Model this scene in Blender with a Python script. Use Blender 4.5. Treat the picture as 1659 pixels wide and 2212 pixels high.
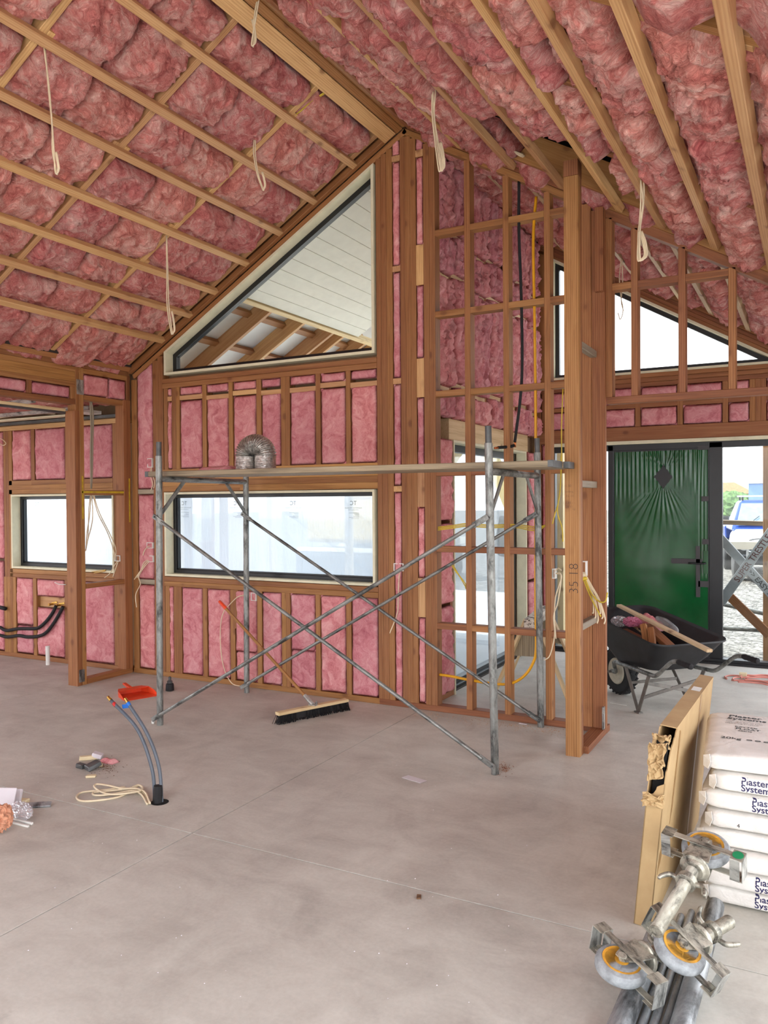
import bpy, math, random
import numpy as np
from mathutils import Vector, Matrix

for o in list(bpy.data.objects):
    bpy.data.objects.remove(o)
SC = bpy.context.scene
COL = SC.collection
random.seed(7)
RNG = np.random.default_rng(11)

# ------------------------------------------------------------------ camera
F_PX = 1732.19                                   # focal length in pixels of the 1659 x 2212 frame
CX, CY = 829.5, 1106.0
CAM = Vector((0.0, 0.0, 1.6))
YAW, PITCH, ROLL = math.radians(28.2187), math.radians(-0.7696), math.radians(0.3967)
_f = Vector((-math.sin(YAW) * math.cos(PITCH), math.cos(YAW) * math.cos(PITCH), math.sin(PITCH)))
_r = Vector((math.cos(YAW), math.sin(YAW), 0))
_d = _f.cross(_r)
RT = math.cos(ROLL) * _r + math.sin(ROLL) * _d
DN = -math.sin(ROLL) * _r + math.cos(ROLL) * _d
FW = _f
cam_data = bpy.data.cameras.new('camera')
cam_data.sensor_fit = 'VERTICAL'
cam_data.sensor_height = 36.0
cam_data.lens = F_PX / 2212.0 * 36.0
cam_data.clip_start = 0.05
cam_data.clip_end = 400
cam = bpy.data.objects.new('camera', cam_data)
COL.objects.link(cam)
cam.matrix_world = Matrix(((RT.x, -DN.x, -FW.x, CAM.x), (RT.y, -DN.y, -FW.y, CAM.y), (RT.z, -DN.z, -FW.z, CAM.z), (0, 0, 0, 1)))
SC.camera = cam

# ------------------------------------------------------------------ world, sun, exposure
SC.view_settings.view_transform = 'Standard'
SC.view_settings.look = 'None'
SC.view_settings.gamma = 1.0
SC.view_settings.use_curve_mapping = False
SC.view_settings.exposure = 2.5
world = bpy.data.worlds.new('sky'); SC.world = world
world.use_nodes = True
wn = world.node_tree; wn.nodes.clear()
w_out = wn.nodes.new('ShaderNodeOutputWorld'); w_bg = wn.nodes.new('ShaderNodeBackground')
w_tc = wn.nodes.new('ShaderNodeTexCoord'); w_sep = wn.nodes.new('ShaderNodeSeparateXYZ'); w_ramp = wn.nodes.new('ShaderNodeValToRGB')
wn.links.new(w_tc.outputs['Generated'], w_sep.inputs[0]); wn.links.new(w_sep.outputs['Z'], w_ramp.inputs[0])
w_ramp.color_ramp.elements[0].position = 0.0; w_ramp.color_ramp.elements[0].color = (0.97, 0.98, 1.0, 1)
w_ramp.color_ramp.elements[1].position = 1.0; w_ramp.color_ramp.elements[1].color = (0.78, 0.87, 1.0, 1)
wn.links.new(w_ramp.outputs[0], w_bg.inputs[0]); w_bg.inputs[1].default_value = 0.9
wn.links.new(w_bg.outputs[0], w_out.inputs[0])
sun_d = bpy.data.lights.new('sun', 'SUN'); sun_d.energy = 2.2; sun_d.angle = math.radians(3); sun_d.color = (1.0, 0.95, 0.87)
sun = bpy.data.objects.new('sun', sun_d); COL.objects.link(sun)
sun.rotation_euler = Vector((0.55, 0.12, -0.82)).to_track_quat('-Z', 'Y').to_euler()


def portal(loc, rot, sx, sy):                    # guides sampling of daylight through an opening; emits nothing
    d = bpy.data.lights.new('daylight_portal', 'AREA'); d.shape = 'RECTANGLE'; d.size = sx; d.size_y = sy
    d.cycles.is_portal = True
    o = bpy.data.objects.new('daylight_portal', d); COL.objects.link(o); o.location = loc; o.rotation_euler = rot


# ------------------------------------------------------------------ pixel -> place helpers
def ray(px, py):
    return RT * ((px - CX) / F_PX) + DN * ((py - CY) / F_PX) + FW
def on_y(px, py, Y):
    d = ray(px, py); return CAM + d * (Y / d.y)
def on_x(px, py, X):
    d = ray(px, py); return CAM + d * (X / d.x)
def on_z(px, py, z=0.0):
    d = ray(px, py); return CAM + d * ((z - CAM.z) / d.z)
S30 = 0.57735
RIDGE_X, RIDGE_Z = -2.77, 4.46
def ceil_z(x):
    return RIDGE_Z - S30 * abs(x - RIDGE_X)
def on_ceil(px, py, off=0.0):
    d = ray(px, py)
    t = (RIDGE_Z + off - S30 * RIDGE_X - CAM.z) / (d.z - S30 * d.x)
    p = CAM + d * t
    if t < 0 or p.x > RIDGE_X:
        t = (RIDGE_Z + off + S30 * RIDGE_X - CAM.z) / (d.z + S30 * d.x); p = CAM + d * t
    return p


# ------------------------------------------------------------------ numpy gradient noise
_P = np.random.default_rng(3).permutation(256); _P = np.concatenate([_P, _P, _P])
_G = np.random.default_rng(5).normal(size=(256, 3)); _G /= np.linalg.norm(_G, axis=1)[:, None]
def pnoise(p):
    p = np.asarray(p, float); i = np.floor(p).astype(int); f = p - i; i &= 255
    u = f * f * f * (f * (f * 6 - 15) + 10); r = 0
    for dx in (0, 1):
        for dy in (0, 1):
            for dz in (0, 1):
                h = _P[_P[_P[i[:, 0] + dx] + i[:, 1] + dy] + i[:, 2] + dz]
                g = (_G[h] * (f - (dx, dy, dz))).sum(1)
                w = (u[:, 0] if dx else 1 - u[:, 0]) * (u[:, 1] if dy else 1 - u[:, 1]) * (u[:, 2] if dz else 1 - u[:, 2])
                r = r + g * w
    return r
def fbm(p, oct=4, gain=.5, ridge=False):
    r = 0; a = 1; p = np.array(p, float)
    for k in range(oct):
        n = pnoise(p)
        r = r + a * ((1 - 2.2 * np.abs(n)) - .4 if ridge else n)
        a *= gain; p = p * 2.03 + 17.3
    return r


# ------------------------------------------------------------------ materials
MATS = {}
def lin(c):
    return tuple((v / 255 / 12.92) if v / 255 <= .04045 else ((v / 255 + .055) / 1.055) ** 2.4 for v in c) + (1,)
class N:
    def __init__(s, name):
        s.m = bpy.data.materials.new(name); s.m.use_nodes = True; s.t = s.m.node_tree; s.t.nodes.clear()
        s.out = s.t.nodes.new('ShaderNodeOutputMaterial')
    def n(s, kind, **kw):
        x = s.t.nodes.new('ShaderNode' + kind)
        for k, v in kw.items():
            if k in x.inputs and not hasattr(type(x), k): x.inputs[k].default_value = v
            else: setattr(x, k, v)
        return x
    def l(s, a, b): s.t.links.new(a, b)
    def noise(s, vec, scale, detail=4, rough=.55, dist=0.0):
        x = s.n('TexNoise'); x.inputs['Scale'].default_value = scale; x.inputs['Detail'].default_value = detail
        x.inputs['Roughness'].default_value = rough; x.inputs['Distortion'].default_value = dist
        if vec is not None: s.l(vec, x.inputs['Vector'])
        return x.outputs['Fac']
    def ramp(s, fac, stops):
        r = s.n('ValToRGB'); e = r.color_ramp.elements
        while len(e) < len(stops): e.new(.5)
        for i, (p, c) in enumerate(stops): e[i].position = p; e[i].color = c if len(c) == 4 else lin(c)
        s.l(fac, r.inputs[0]); return r.outputs[0]
    def mix(s, fac, a, b, mode='MIX'):
        m = s.n('MixRGB'); m.blend_type = mode
        for i, v in enumerate((fac, a, b)):
            if hasattr(v, 'links'): s.l(v, m.inputs[i])
            else: m.inputs[i].default_value = v
        return m.outputs[0]
    def math(s, op, a, b=0.0):
        m = s.n('Math'); m.operation = op
        for i, v in enumerate((a, b)):
            if hasattr(v, 'links'): s.l(v, m.inputs[i])
            else: m.inputs[i].default_value = v
        return m.outputs[0]
    def coords(s, scale=(1, 1, 1), rand=True, src='Object'):
        tc = s.n('TexCoord'); mp = s.n('Mapping'); s.l(tc.outputs[src], mp.inputs[0]); mp.inputs['Scale'].default_value = scale
        if rand:
            oi = s.n('ObjectInfo'); v = s.n('VectorMath'); v.operation = 'SCALE'; cb = s.n('CombineXYZ')
            for k in range(3): s.l(oi.outputs['Random'], cb.inputs[k])
            s.l(cb.outputs[0], v.inputs[0]); v.inputs['Scale'].default_value = 37.0; s.l(v.outputs[0], mp.inputs['Location'])
            s.rand = oi.outputs['Random']
        return mp.outputs[0]
    def bsdf(s, color, rough=.6, metal=0.0, bump=None, bstr=.3, bdist=.01, **kw):
        b = s.n('BsdfPrincipled')
        for k, v in (('Base Color', color), ('Roughness', rough), ('Metallic', metal)):
            if hasattr(v, 'links'): s.l(v, b.inputs[k])
            else: b.inputs[k].default_value = v if k != 'Base Color' or len(v) == 4 else lin(v)
        for k, v in kw.items(): b.inputs[k].default_value = v
        if bump is not None:
            bp = s.n('Bump'); bp.inputs['Strength'].default_value = bstr; bp.inputs['Distance'].default_value = bdist
            s.l(bump, bp.inputs['Height']); s.l(bp.outputs[0], b.inputs['Normal'])
        s.l(b.outputs[0], s.out.inputs[0]); MATS[s.m.name] = s.m; return s.m


def wood(name, dark, mid, light, knots=True, vary=.35):
    s = N(name); c = s.coords((1, 1, 1))
    mp = s.n('Mapping'); s.l(c, mp.inputs[0]); mp.inputs['Scale'].default_value = (26, 26, 1.1)
    g1 = s.noise(mp.outputs[0], 2.0, 5, .6, 1.2)
    mp2 = s.n('Mapping'); s.l(c, mp2.inputs[0]); mp2.inputs['Scale'].default_value = (14, 14, .5)
    wv = s.n('TexWave'); wv.inputs['Scale'].default_value = 1.6; wv.inputs['Distortion'].default_value = 5.5; wv.inputs['Detail'].default_value = 2
    wv.inputs['Detail Scale'].default_value = 1.0; s.l(mp2.outputs[0], wv.inputs['Vector'])
    f = s.math('ADD', s.math('MULTIPLY', g1, .78), s.math('MULTIPLY', wv.outputs['Fac'], .22))
    col = s.ramp(f, [(.25, dark), (.5, mid), (.78, light)])
    if knots:
        mp3 = s.n('Mapping'); s.l(c, mp3.inputs[0]); mp3.inputs['Scale'].default_value = (6.5, 6.5, 4.2)
        vo = s.n('TexVoronoi'); vo.inputs['Scale'].default_value = 1.0; s.l(mp3.outputs[0], vo.inputs['Vector'])
        k = s.ramp(vo.outputs['Distance'], [(.03, (1, 1, 1, 1)), (.10, (.75, .75, .75, 1)), (.13, (.3, .3, .3, 1)), (.22, (0, 0, 0, 1))])
        col = s.mix(s.math('MULTIPLY', k, .75), col, lin((104, 58, 30)))
    big = s.noise(c, 1.3, 2)
    col = s.mix(s.math('MULTIPLY', big, .25), col, lin(dark))
    hs = s.n('HueSaturation'); s.l(col, hs.inputs['Color'])
    s.l(s.math('ADD', s.math('MULTIPLY', s.rand, vary), 1 - vary * .55), hs.inputs['Value'])
    s.l(s.math('ADD', s.math('MULTIPLY', s.rand, .016), .492), hs.inputs['Hue'])
    return s.bsdf(hs.outputs[0], .62, bump=f, bstr=.12, bdist=.004)

wood('timber_fir', (126, 80, 42), (156, 106, 60), (176, 128, 80))
wood('timber_red', (122, 74, 42), (152, 98, 58), (172, 120, 76))
wood('timber_pine', (176, 128, 82), (202, 158, 108), (218, 178, 128))
wood('timber_pale', (190, 160, 118), (216, 190, 148), (228, 206, 170))
wood('timber_lamella', (134, 88, 44), (166, 118, 66), (186, 140, 86), knots=False, vary=.5)
wood('timber_weathered', (108, 94, 76), (146, 130, 106), (178, 160, 132), knots=False)
wood('timber_grey', (128, 118, 100), (156, 146, 126), (176, 166, 146), knots=False)


def pinkmat(name, deep, mid, light, scale=1.0, bstr=.5):
    s = N(name); c = s.coords((1, 1, 1))
    wv = s.n('VectorMath'); wv.operation = 'ADD'
    nz = s.n('TexNoise'); nz.inputs['Scale'].default_value = 5 * scale; nz.inputs['Detail'].default_value = 3; s.l(c, nz.inputs['Vector'])
    sc = s.n('VectorMath'); sc.operation = 'SCALE'; sc.inputs['Scale'].default_value = .28; s.l(nz.outputs['Color'], sc.inputs[0])
    s.l(c, wv.inputs[0]); s.l(sc.outputs[0], wv.inputs[1])
    f1 = s.noise(wv.outputs[0], 9 * scale, 6, .62, .8)
    f2 = s.noise(wv.outputs[0], 30 * scale, 6, .72, 2.8)
    f = s.math('ADD', s.math('MULTIPLY', f1, .65), s.math('MULTIPLY', f2, .35))
    col = s.ramp(f, [(.34, deep), (.47, mid), (.66, light)])
    hs = s.n('HueSaturation'); s.l(col, hs.inputs['Color'])
    s.l(s.math('ADD', s.math('MULTIPLY', s.rand, .16), .92), hs.inputs['Value'])
    s.l(s.math('ADD', s.math('MULTIPLY', s.rand, .012), .494), hs.inputs['Hue'])
    h = s.math('ADD', f1, s.math('MULTIPLY', f2, .5))
    return s.bsdf(hs.outputs[0], 1.0, bump=h, bstr=bstr, bdist=.035 if 'ceil' in name else .02, **{'Specular IOR Level': .1})
pinkmat('insulation_wall', (176, 98, 106), (206, 134, 138), (228, 174, 174), 1.0, .35)
pinkmat('insulation_ceiling', (178, 86, 84), (222, 138, 130), (250, 208, 196), .9, 1.0)  # deep tone paints crevice shade into the colour


def plain(name, c, rough=.5, metal=0.0, var=.12, scale=8, bump=0.0, **kw):
    s = N(name); v = s.coords((1, 1, 1)); f = s.noise(v, scale, 5, .6)
    d = tuple(max(0, x * (1 - var)) for x in c); u = tuple(min(255, x * (1 + var * .6)) for x in c)
    return s.bsdf(s.ramp(f, [(.3, d), (.7, u)]), rough, metal, bump=f if bump else None, bstr=bump, bdist=.01, **kw)
plain('cream_board', (222, 218, 188), .7, var=.05)
plain('black_aluminium', (22, 24, 27), .38, var=.2)
plain('white_plastic', (226, 226, 220), .4, var=.05)
plain('cream_cable', (224, 208, 176), .5, var=.08)
plain('yellow_cable', (206, 178, 50), .5, var=.12)
plain('yellow_pipe', (222, 160, 20), .4, var=.06)
plain('black_rubber', (26, 26, 28), .75, var=.3, scale=40, bump=.2)
plain('copper', (196, 118, 72), .35, 1.0)
plain('brass', (212, 174, 96), .3, 1.0)
plain('orange_plastic', (232, 74, 34), .4, var=.1)
plain('steel_dark', (96, 98, 98), .5, .6, var=.2)
plain('soffit_white', (236, 236, 226), .6, var=.03)
plain('roof_underlay', (60, 52, 48), .9, var=.1)
plain('sheathing', (150, 120, 92), .9, var=.1)

def galv(name, c, rough=.42, scale=18):
    s = N(name); v = s.coords((1, 1, 1))
    mp = s.n('Mapping'); s.l(v, mp.inputs[0]); mp.inputs['Scale'].default_value = (1, 1, .35)
    f = s.noise(mp.outputs[0], scale, 6, .7, .4); g = s.noise(v, 70, 3)
    d = tuple(x * .48 for x in c)
    col = s.ramp(f, [(.36, d), (.52, c), (.72, tuple(min(255, x * 1.18) for x in c))])
    return s.bsdf(col, s.ramp(g, [(.3, (.32, .32, .32, 1)), (.7, (.62, .62, .62, 1))]), .55, bump=f, bstr=.08)
galv('galvanised', (136, 138, 134))
galv('galvanised_pale', (182, 182, 176))
galv('galvanised_blue', (164, 168, 170), scale=9)

s = N('concrete'); v = s.coords((1, 1, 1), rand=False, src='Generated')
tc = s.n('NewGeometry'); pv = tc.outputs['Position']
a = s.noise(pv, .55, 5, .6, .6); b = s.noise(pv, 3.2, 6, .65, .8); g = s.noise(pv, 60, 3, .6)
st = s.n('Mapping'); s.l(pv, st.inputs[0]); st.inputs['Scale'].default_value = (1.4, 5.5, 1); st.inputs['Rotation'].default_value = (0, 0, .5)
sw = s.noise(st.outputs[0], 1.6, 5, .65, .5)
f = s.math('ADD', s.math('ADD', s.math('MULTIPLY', a, .4), s.math('MULTIPLY', b, .42)), s.math('MULTIPLY', sw, .18))
col = s.ramp(f, [(.36, (166, 161, 152)), (.5, (193, 190, 180)), (.64, (212, 210, 200))])
blot = s.ramp(s.noise(pv, 1.1, 6, .7, 1.2), [(.6, (0, 0, 0, 1)), (.76, (.35, .35, .35, 1))])
col = s.mix(blot, col, lin((112, 102, 96)))
col = s.mix(.08, col, s.ramp(g, [(.35, (120, 112, 106)), (.65, (214, 208, 202))]))
s.bsdf(col, s.ramp(b, [(.3, (.55, .55, .55, 1)), (.7, (.78, .78, .78, 1))]), bump=g, bstr=.05, bdist=.004)

s = N('gravel'); tc = s.n('NewGeometry'); pv = tc.outputs['Position']
vo = s.n('TexVoronoi'); vo.inputs['Scale'].default_value = 24; s.l(pv, vo.inputs['Vector'])
vs = s.n('SeparateColor'); s.l(vo.outputs['Color'], vs.inputs[0])
col = s.ramp(vs.outputs[0], [(0, (62, 60, 56)), (.5, (112, 109, 103)), (1, (158, 154, 147))])
s.bsdf(col, .9, bump=vo.outputs['Distance'], bstr=.8, bdist=.03)

def glassmat(name, tint=(1, 1, 1, 1), refl=.09):
    s = N(name); t = s.n('BsdfTransparent'); t.inputs[0].default_value = tint
    g = s.n('BsdfGlossy'); g.inputs['Roughness'].default_value = .02
    lw = s.n('LayerWeight'); lw.inputs[0].default_value = .5
    fr = s.math('ADD', s.math('MULTIPLY', s.math('POWER', lw.outputs['Facing'], 5.0), .8), .02)
    m = s.n('MixShader'); s.l(fr, m.inputs[0]); s.l(t.outputs[0], m.inputs[1]); s.l(g.outputs[0], m.inputs[2])
    s.l(m.outputs[0], s.out.inputs[0]); MATS[name] = s.m
glassmat('glass', (.93, .95, .94, 1)); glassmat('dimming_glass', (.80, .82, .82, 1))  # extra tint on the door panes dims the bright yard; real panes are clear
def filmmat(name, clear, tint, trans):
    s = N(name); v = s.coords((1, 1, 1), rand=False)
    f = s.noise(v, 3.0, 4, .6, 2.0)
    mp = s.n('Mapping'); s.l(v, mp.inputs[0]); mp.inputs['Scale'].default_value = (9, 9, 2.0); mp.inputs['Rotation'].default_value = (0, .5, 0)
    w = s.noise(mp.outputs[0], 2.2, 4, .6, 1.2)
    bp = s.n('Bump'); bp.inputs['Strength'].default_value = .22; bp.inputs['Distance'].default_value = .02; s.l(w, bp.inputs['Height'])
    tl = s.n('BsdfTranslucent'); tl.inputs[0].default_value = tint; s.l(bp.outputs[0], tl.inputs['Normal'])
    tr = s.n('BsdfTransparent'); tr.inputs[0].default_value = trans
    m = s.n('MixShader'); m.inputs[0].default_value = clear
    s.l(tl.outputs[0], m.inputs[1]); s.l(tr.outputs[0], m.inputs[2])
    g = s.n('BsdfGlossy'); g.inputs['Roughness'].default_value = .15; s.l(bp.outputs[0], g.inputs['Normal'])
    m2 = s.n('MixShader'); m2.inputs[0].default_value = .06; s.l(m.outputs[0], m2.inputs[1]); s.l(g.outputs[0], m2.inputs[2])
    s.l(m2.outputs[0], s.out.inputs[0]); MATS[name] = s.m
filmmat('protective_film', .14, (.66, .76, .92, 1), (.9, .93, .97, 1))


# ------------------------------------------------------------------ object helpers
def thing(name, label, cat, loc=(0, 0, 0), group=None, kind=None):
    o = bpy.data.objects.new(name, None); COL.objects.link(o); o.location = loc; o.empty_display_size = .1
    tag(o, label, cat, group, kind); return o
def tag(o, label=None, cat=None, group=None, kind=None):
    for k, v in (('label', label), ('category', cat), ('group', group), ('kind', kind)):
        if v: o[k] = v
    return o
WM = {}                                           # world matrix of every object built
def put(name, me, parent=None, mat=None, mw=None):
    """one mesh object; mw is its world matrix"""
    if mat and not me.materials: me.materials.append(MATS[mat])
    o = bpy.data.objects.new(name, me); COL.objects.link(o)
    mw = mw or Matrix()
    WM[o.name] = mw
    if parent is not None:
        pw = WM.get(parent.name) or Matrix.Translation(parent.location)
        o.parent = parent; o.matrix_local = pw.inverted() @ mw
        o.matrix_parent_inverse = Matrix()
    else:
        o.matrix_world = mw
    return o
def mesh(name, v, f, smooth=False):
    me = bpy.data.meshes.new(name); me.from_pydata([tuple(x) for x in v], [], [tuple(x) for x in f]); me.update()
    if smooth: me.polygons.foreach_set('use_smooth', [True] * len(me.polygons))
    return me
MC = {}
def prism_mesh(w, d, L, ch=.003):
    """chamfered bar along local Z from 0 to L"""
    key = (round(w, 3), round(d, 3), round(L, 3), ch)
    if key in MC: return MC[key]
    a, b = w / 2, d / 2; c = min(ch, a * .4, b * .4)
    ring = [(-a + c, -b), (a - c, -b), (a, -b + c), (a, b - c), (a - c, b), (-a + c, b), (-a, b - c), (-a, -b + c)]
    v = [(x, y, 0) for x, y in ring] + [(x, y, L) for x, y in ring]
    f = [(i, (i + 1) % 8, 8 + (i + 1) % 8, 8 + i) for i in range(8)] + [tuple(range(7, -1, -1)), tuple(range(8, 16))]
    MC[key] = mesh('bar', v, f); return MC[key]
def bar(name, a, b, w, d, parent=None, mat='timber_fir', up=(0, 0, 1), ch=.003):
    """bar from a to b; w across, d along the 'up' side"""
    a, b = Vector(a), Vector(b); z = (b - a); L = z.length; z.normalize(); up = Vector(up)
    if abs(z.dot(up)) > .99: up = Vector((0, 1, 0)) if abs(z.y) < .9 else Vector((1, 0, 0))
    x = up.cross(z).normalized(); y = z.cross(x)
    m = Matrix(((x.x, y.x, z.x, a.x), (x.y, y.y, z.y, a.y), (x.z, y.z, z.z, a.z), (0, 0, 0, 1)))
    me = prism_mesh(w, d, L, ch)
    if me.materials and me.materials[0].name != mat:
        key = (round(w, 3), round(d, 3), round(L, 3), ch, mat)
        if key not in MC:
            m2 = me.copy(); m2.materials.clear(); MC[key] = m2
        me = MC[key]
    return put(name, me, parent, mat, m)
def box(name, x, y, z, parent=None, mat='timber_fir', ch=.003):
    """axis-aligned bar, grain along its longest side"""
    s = [x[1] - x[0], y[1] - y[0], z[1] - z[0]]; c = [(x[0] + x[1]) / 2, (y[0] + y[1]) / 2, (z[0] + z[1]) / 2]
    k = s.index(max(s)); a = list(c); b = list(c); r = (x, y, z)[k]; a[k], b[k] = r
    if k == 0: return bar(name, a, b, s[1], s[2], parent, mat, (0, 0, 1), ch)
    if k == 1: return bar(name, a, b, s[0], s[2], parent, mat, (0, 0, 1), ch)
    return bar(name, a, b, s[0], s[1], parent, mat, (0, 1, 0), ch)
def prism(name, pts, axis, t0, t1, parent=None, mat=None):
    """polygon (2-D pts) extruded along an axis: 'y' -> pts are (x, z); 'x' -> (y, z); 'z' -> (x, y)"""
    n = len(pts); P3 = {'y': lambda p, t: (p[0], t, p[1]), 'x': lambda p, t: (t, p[0], p[1]), 'z': lambda p, t: (p[0], p[1], t)}[axis]
    v = [P3(p, t0) for p in pts] + [P3(p, t1) for p in pts]
    f = [(i, (i + 1) % n, n + (i + 1) % n, n + i) for i in range(n)] + [tuple(range(n - 1, -1, -1)), tuple(range(n, 2 * n))]
    me = mesh(name, v, f)
    import bmesh
    bm = bmesh.new(); bm.from_mesh(me); bmesh.ops.recalc_face_normals(bm, faces=bm.faces); bm.to_mesh(me); bm.free()
    return put(name, me, parent, mat)
def smooth_path(pts, n=8):
    P = [Vector(p) for p in pts]
    if len(P) < 3: return P
    Q = [P[0] * 2 - P[1]] + P + [P[-1] * 2 - P[-2]]; out = []
    for i in range(1, len(Q) - 2):
        for k in range(n):
            t = k / n; a, b, c, d = Q[i - 1:i + 3]
            out.append(.5 * ((2 * b) + (c - a) * t + (2 * a - 5 * b + 4 * c - d) * t * t + (3 * b - a - 3 * c + d) * t ** 3))
    out.append(P[-1]); return out
def tube_vf(path, r, seg=8, caps=True, v0=0):
    P = [Vector(p) for p in path]; n = len(P); v = []; f = []
    rr = r if hasattr(r, '__len__') else [r] * n
    t = (P[1] - P[0]).normalized(); u = t.orthogonal().normalized()
    for i in range(n):
        t = (P[min(i + 1, n - 1)] - P[max(i - 1, 0)])
        if t.length < 1e-9: t = Vector((0, 0, 1))
        t.normalize(); u = (u - t * u.dot(t))
        if u.length < 1e-6: u = t.orthogonal()
        u.normalize(); w = t.cross(u)
        for k in range(seg):
            a = 2 * math.pi * k / seg; v.append(P[i] + (u * math.cos(a) + w * math.sin(a)) * rr[i])
    for i in range(n - 1):
        for k in range(seg):
            f.append((v0 + i * seg + k, v0 + i * seg + (k + 1) % seg, v0 + (i + 1) * seg + (k + 1) % seg, v0 + (i + 1) * seg + k))
    if caps: f += [tuple(v0 + k for k in range(seg - 1, -1, -1)), tuple(v0 + (n - 1) * seg + k for k in range(seg))]
    return v, f
def tube(name, path, r, parent=None, mat=None, seg=8, sm=0):
    if sm:
        if hasattr(r, '__len__'): r = list(np.interp(np.linspace(0, len(path) - 1, (len(path) - 1) * sm + 1), range(len(path)), r))
        path = smooth_path(path, sm)
    v, f = tube_vf(path, r, seg); me = mesh(name, v, f, True)
    return put(name, me, parent, mat)
def tubes(name, paths, r, parent=None, mat=None, seg=6, sm=0):
    """several strands of one cable in one mesh"""
    V, Fc = [], []
    for p in paths:
        v, f = tube_vf(smooth_path(p, sm) if sm else p, r, seg, True, len(V)); V += v; Fc += f
    return put(name, mesh(name, V, Fc, True), parent, mat)
def pipe_mesh(L, r, r_in=None, seg=20):
    """hollow pipe along local Z"""
    r_in = r_in or r * .86; v = []; f = []
    for (rad, z) in ((r, 0), (r, L), (r_in, L), (r_in, 0)):
        for k in range(seg): v.append((rad * math.cos(2 * math.pi * k / seg), rad * math.sin(2 * math.pi * k / seg), z))
    for q in range(4):
        for k in range(seg):
            f.append((q * seg + k, q * seg + (k + 1) % seg, ((q + 1) % 4) * seg + (k + 1) % seg, ((q + 1) % 4) * seg + k))
    return mesh('pipe', v, f, False)
def frame_z(a, b, up=(0, 0, 1)):
    a, b = Vector(a), Vector(b); z = (b - a).normalized(); up = Vector(up)
    if abs(z.dot(up)) > .99: up = Vector((0, 1, 0))
    x = up.cross(z).normalized(); y = z.cross(x)
    return Matrix(((x.x, y.x, z.x, a.x), (x.y, y.y, z.y, a.y), (x.z, y.z, z.z, a.z), (0, 0, 0, 1)))
def pipe(name, a, b, r, parent=None, mat='galvanised', r_in=None, seg=20):
    me = pipe_mesh((Vector(b) - Vector(a)).length, r, r_in, seg)
    me.polygons.foreach_set('use_smooth', [True] * len(me.polygons)); me.set_sharp_from_angle(angle=.7)
    return put(name, me, parent, mat, frame_z(a, b))
def lathe(name, prof, a, b, parent=None, mat=None, seg=24, smooth=True):
    """profile [(r, t)] turned about the axis a->b (t in metres from a)"""
    n = len(prof); v = []; f = []
    for (r, t) in prof:
        for k in range(seg): v.append((r * math.cos(2 * math.pi * k / seg), r * math.sin(2 * math.pi * k / seg), t))
    for i in range(n - 1):
        for k in range(seg): f.append((i * seg + k, i * seg + (k + 1) % seg, (i + 1) * seg + (k + 1) % seg, (i + 1) * seg + k))
    f += [tuple(range(seg - 1, -1, -1)), tuple((n - 1) * seg + k for k in range(seg))]
    me = mesh(name, v, f, smooth); me.set_sharp_from_angle(angle=.6)
    return put(name, me, parent, mat, frame_z(a, b))
BATT_ID = [0]
def batt(parent, org, U, V, nrm, lu, lv, depth=.008, amp=.016, res=.024, bulge=.008, freq=7.0, mat='insulation_wall', vtop=None, edge=.012, ridge=.5, name='insulation_batt', stretch=(1, 1), sagv=None):
    """a soft batt: lu x lv rectangle from org along U, V, fluffy towards nrm"""
    BATT_ID[0] += 1; sd = BATT_ID[0] * 13.7
    nu = max(4, int(lu / res)); nv = max(4, int(lv / res))
    uu, vv = np.meshgrid(np.linspace(0, 1, nu + 1), np.linspace(0, 1, nv + 1), indexing='ij'); uu = uu.ravel(); vv = vv.ravel()
    a = uu * lu; top = np.full_like(a, lv) if vtop is None else np.minimum(lv, np.maximum(.02, vtop(a))); b = vv * top
    e = np.minimum(np.minimum(a, lu - a), np.minimum(b, top - b))
    k = np.clip(e / edge, 0, 1); k = np.sqrt(1 - (1 - k) ** 2)
    p = np.stack([a * freq * stretch[0], b * freq * stretch[1], np.full_like(a, sd)], 1)
    wp = np.stack([pnoise(p * .7 + 5), pnoise(p * .7 + 41), pnoise(p * .7 + 87)], 1)
    an_ = sd * 1.7; ca, sa = math.cos(an_), math.sin(an_)
    q = np.stack([(p[:, 0] * ca + p[:, 1] * sa) * 1.9, (-p[:, 0] * sa + p[:, 1] * ca) * .9, p[:, 2]], 1)
    n1 = fbm(p * .7 + wp * 1.1, 4, .5); n2 = fbm(q + wp * 2.2 + 9, 5, .62, True)
    h = amp * (n1 * (1 - ridge) * 1.6 + n2 * ridge) + bulge * k
    if sagv is not None: h = h + sagv(a, b)
    h = -depth * (1 - k) + h * (.25 + .75 * k)
    jt = .5 * amp * np.stack([pnoise(p * 1.7 + 3), pnoise(p * 1.7 + 63)], 1) * (k * 1.0)[:, None]
    a2 = a + jt[:, 0] + (1 - k) * .5 * amp * pnoise(p * 2 + 11); b2 = b + jt[:, 1]
    O, U, V, W = (np.array(Vector(q)) for q in (org, U, V, nrm))
    X = a2[:, None] * U + b2[:, None] * V + h[:, None] * W
    f = [(i * (nv + 1) + j, (i + 1) * (nv + 1) + j, (i + 1) * (nv + 1) + j + 1, i * (nv + 1) + j + 1) for i in range(nu) for j in range(nv)]
    loop = [j for j in range(nv + 1)] + [i * (nv + 1) + nv for i in range(1, nu + 1)] + [nu * (nv + 1) + j for j in range(nv - 1, -1, -1)] + [i * (nv + 1) for i in range(nu - 1, 0, -1)]
    me = mesh('batt', X, f + [tuple(loop)], True)
    me.polygons[len(f)].use_smooth = False
    return put(name, me, parent, mat, Matrix.Translation(Vector(O)))

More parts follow.
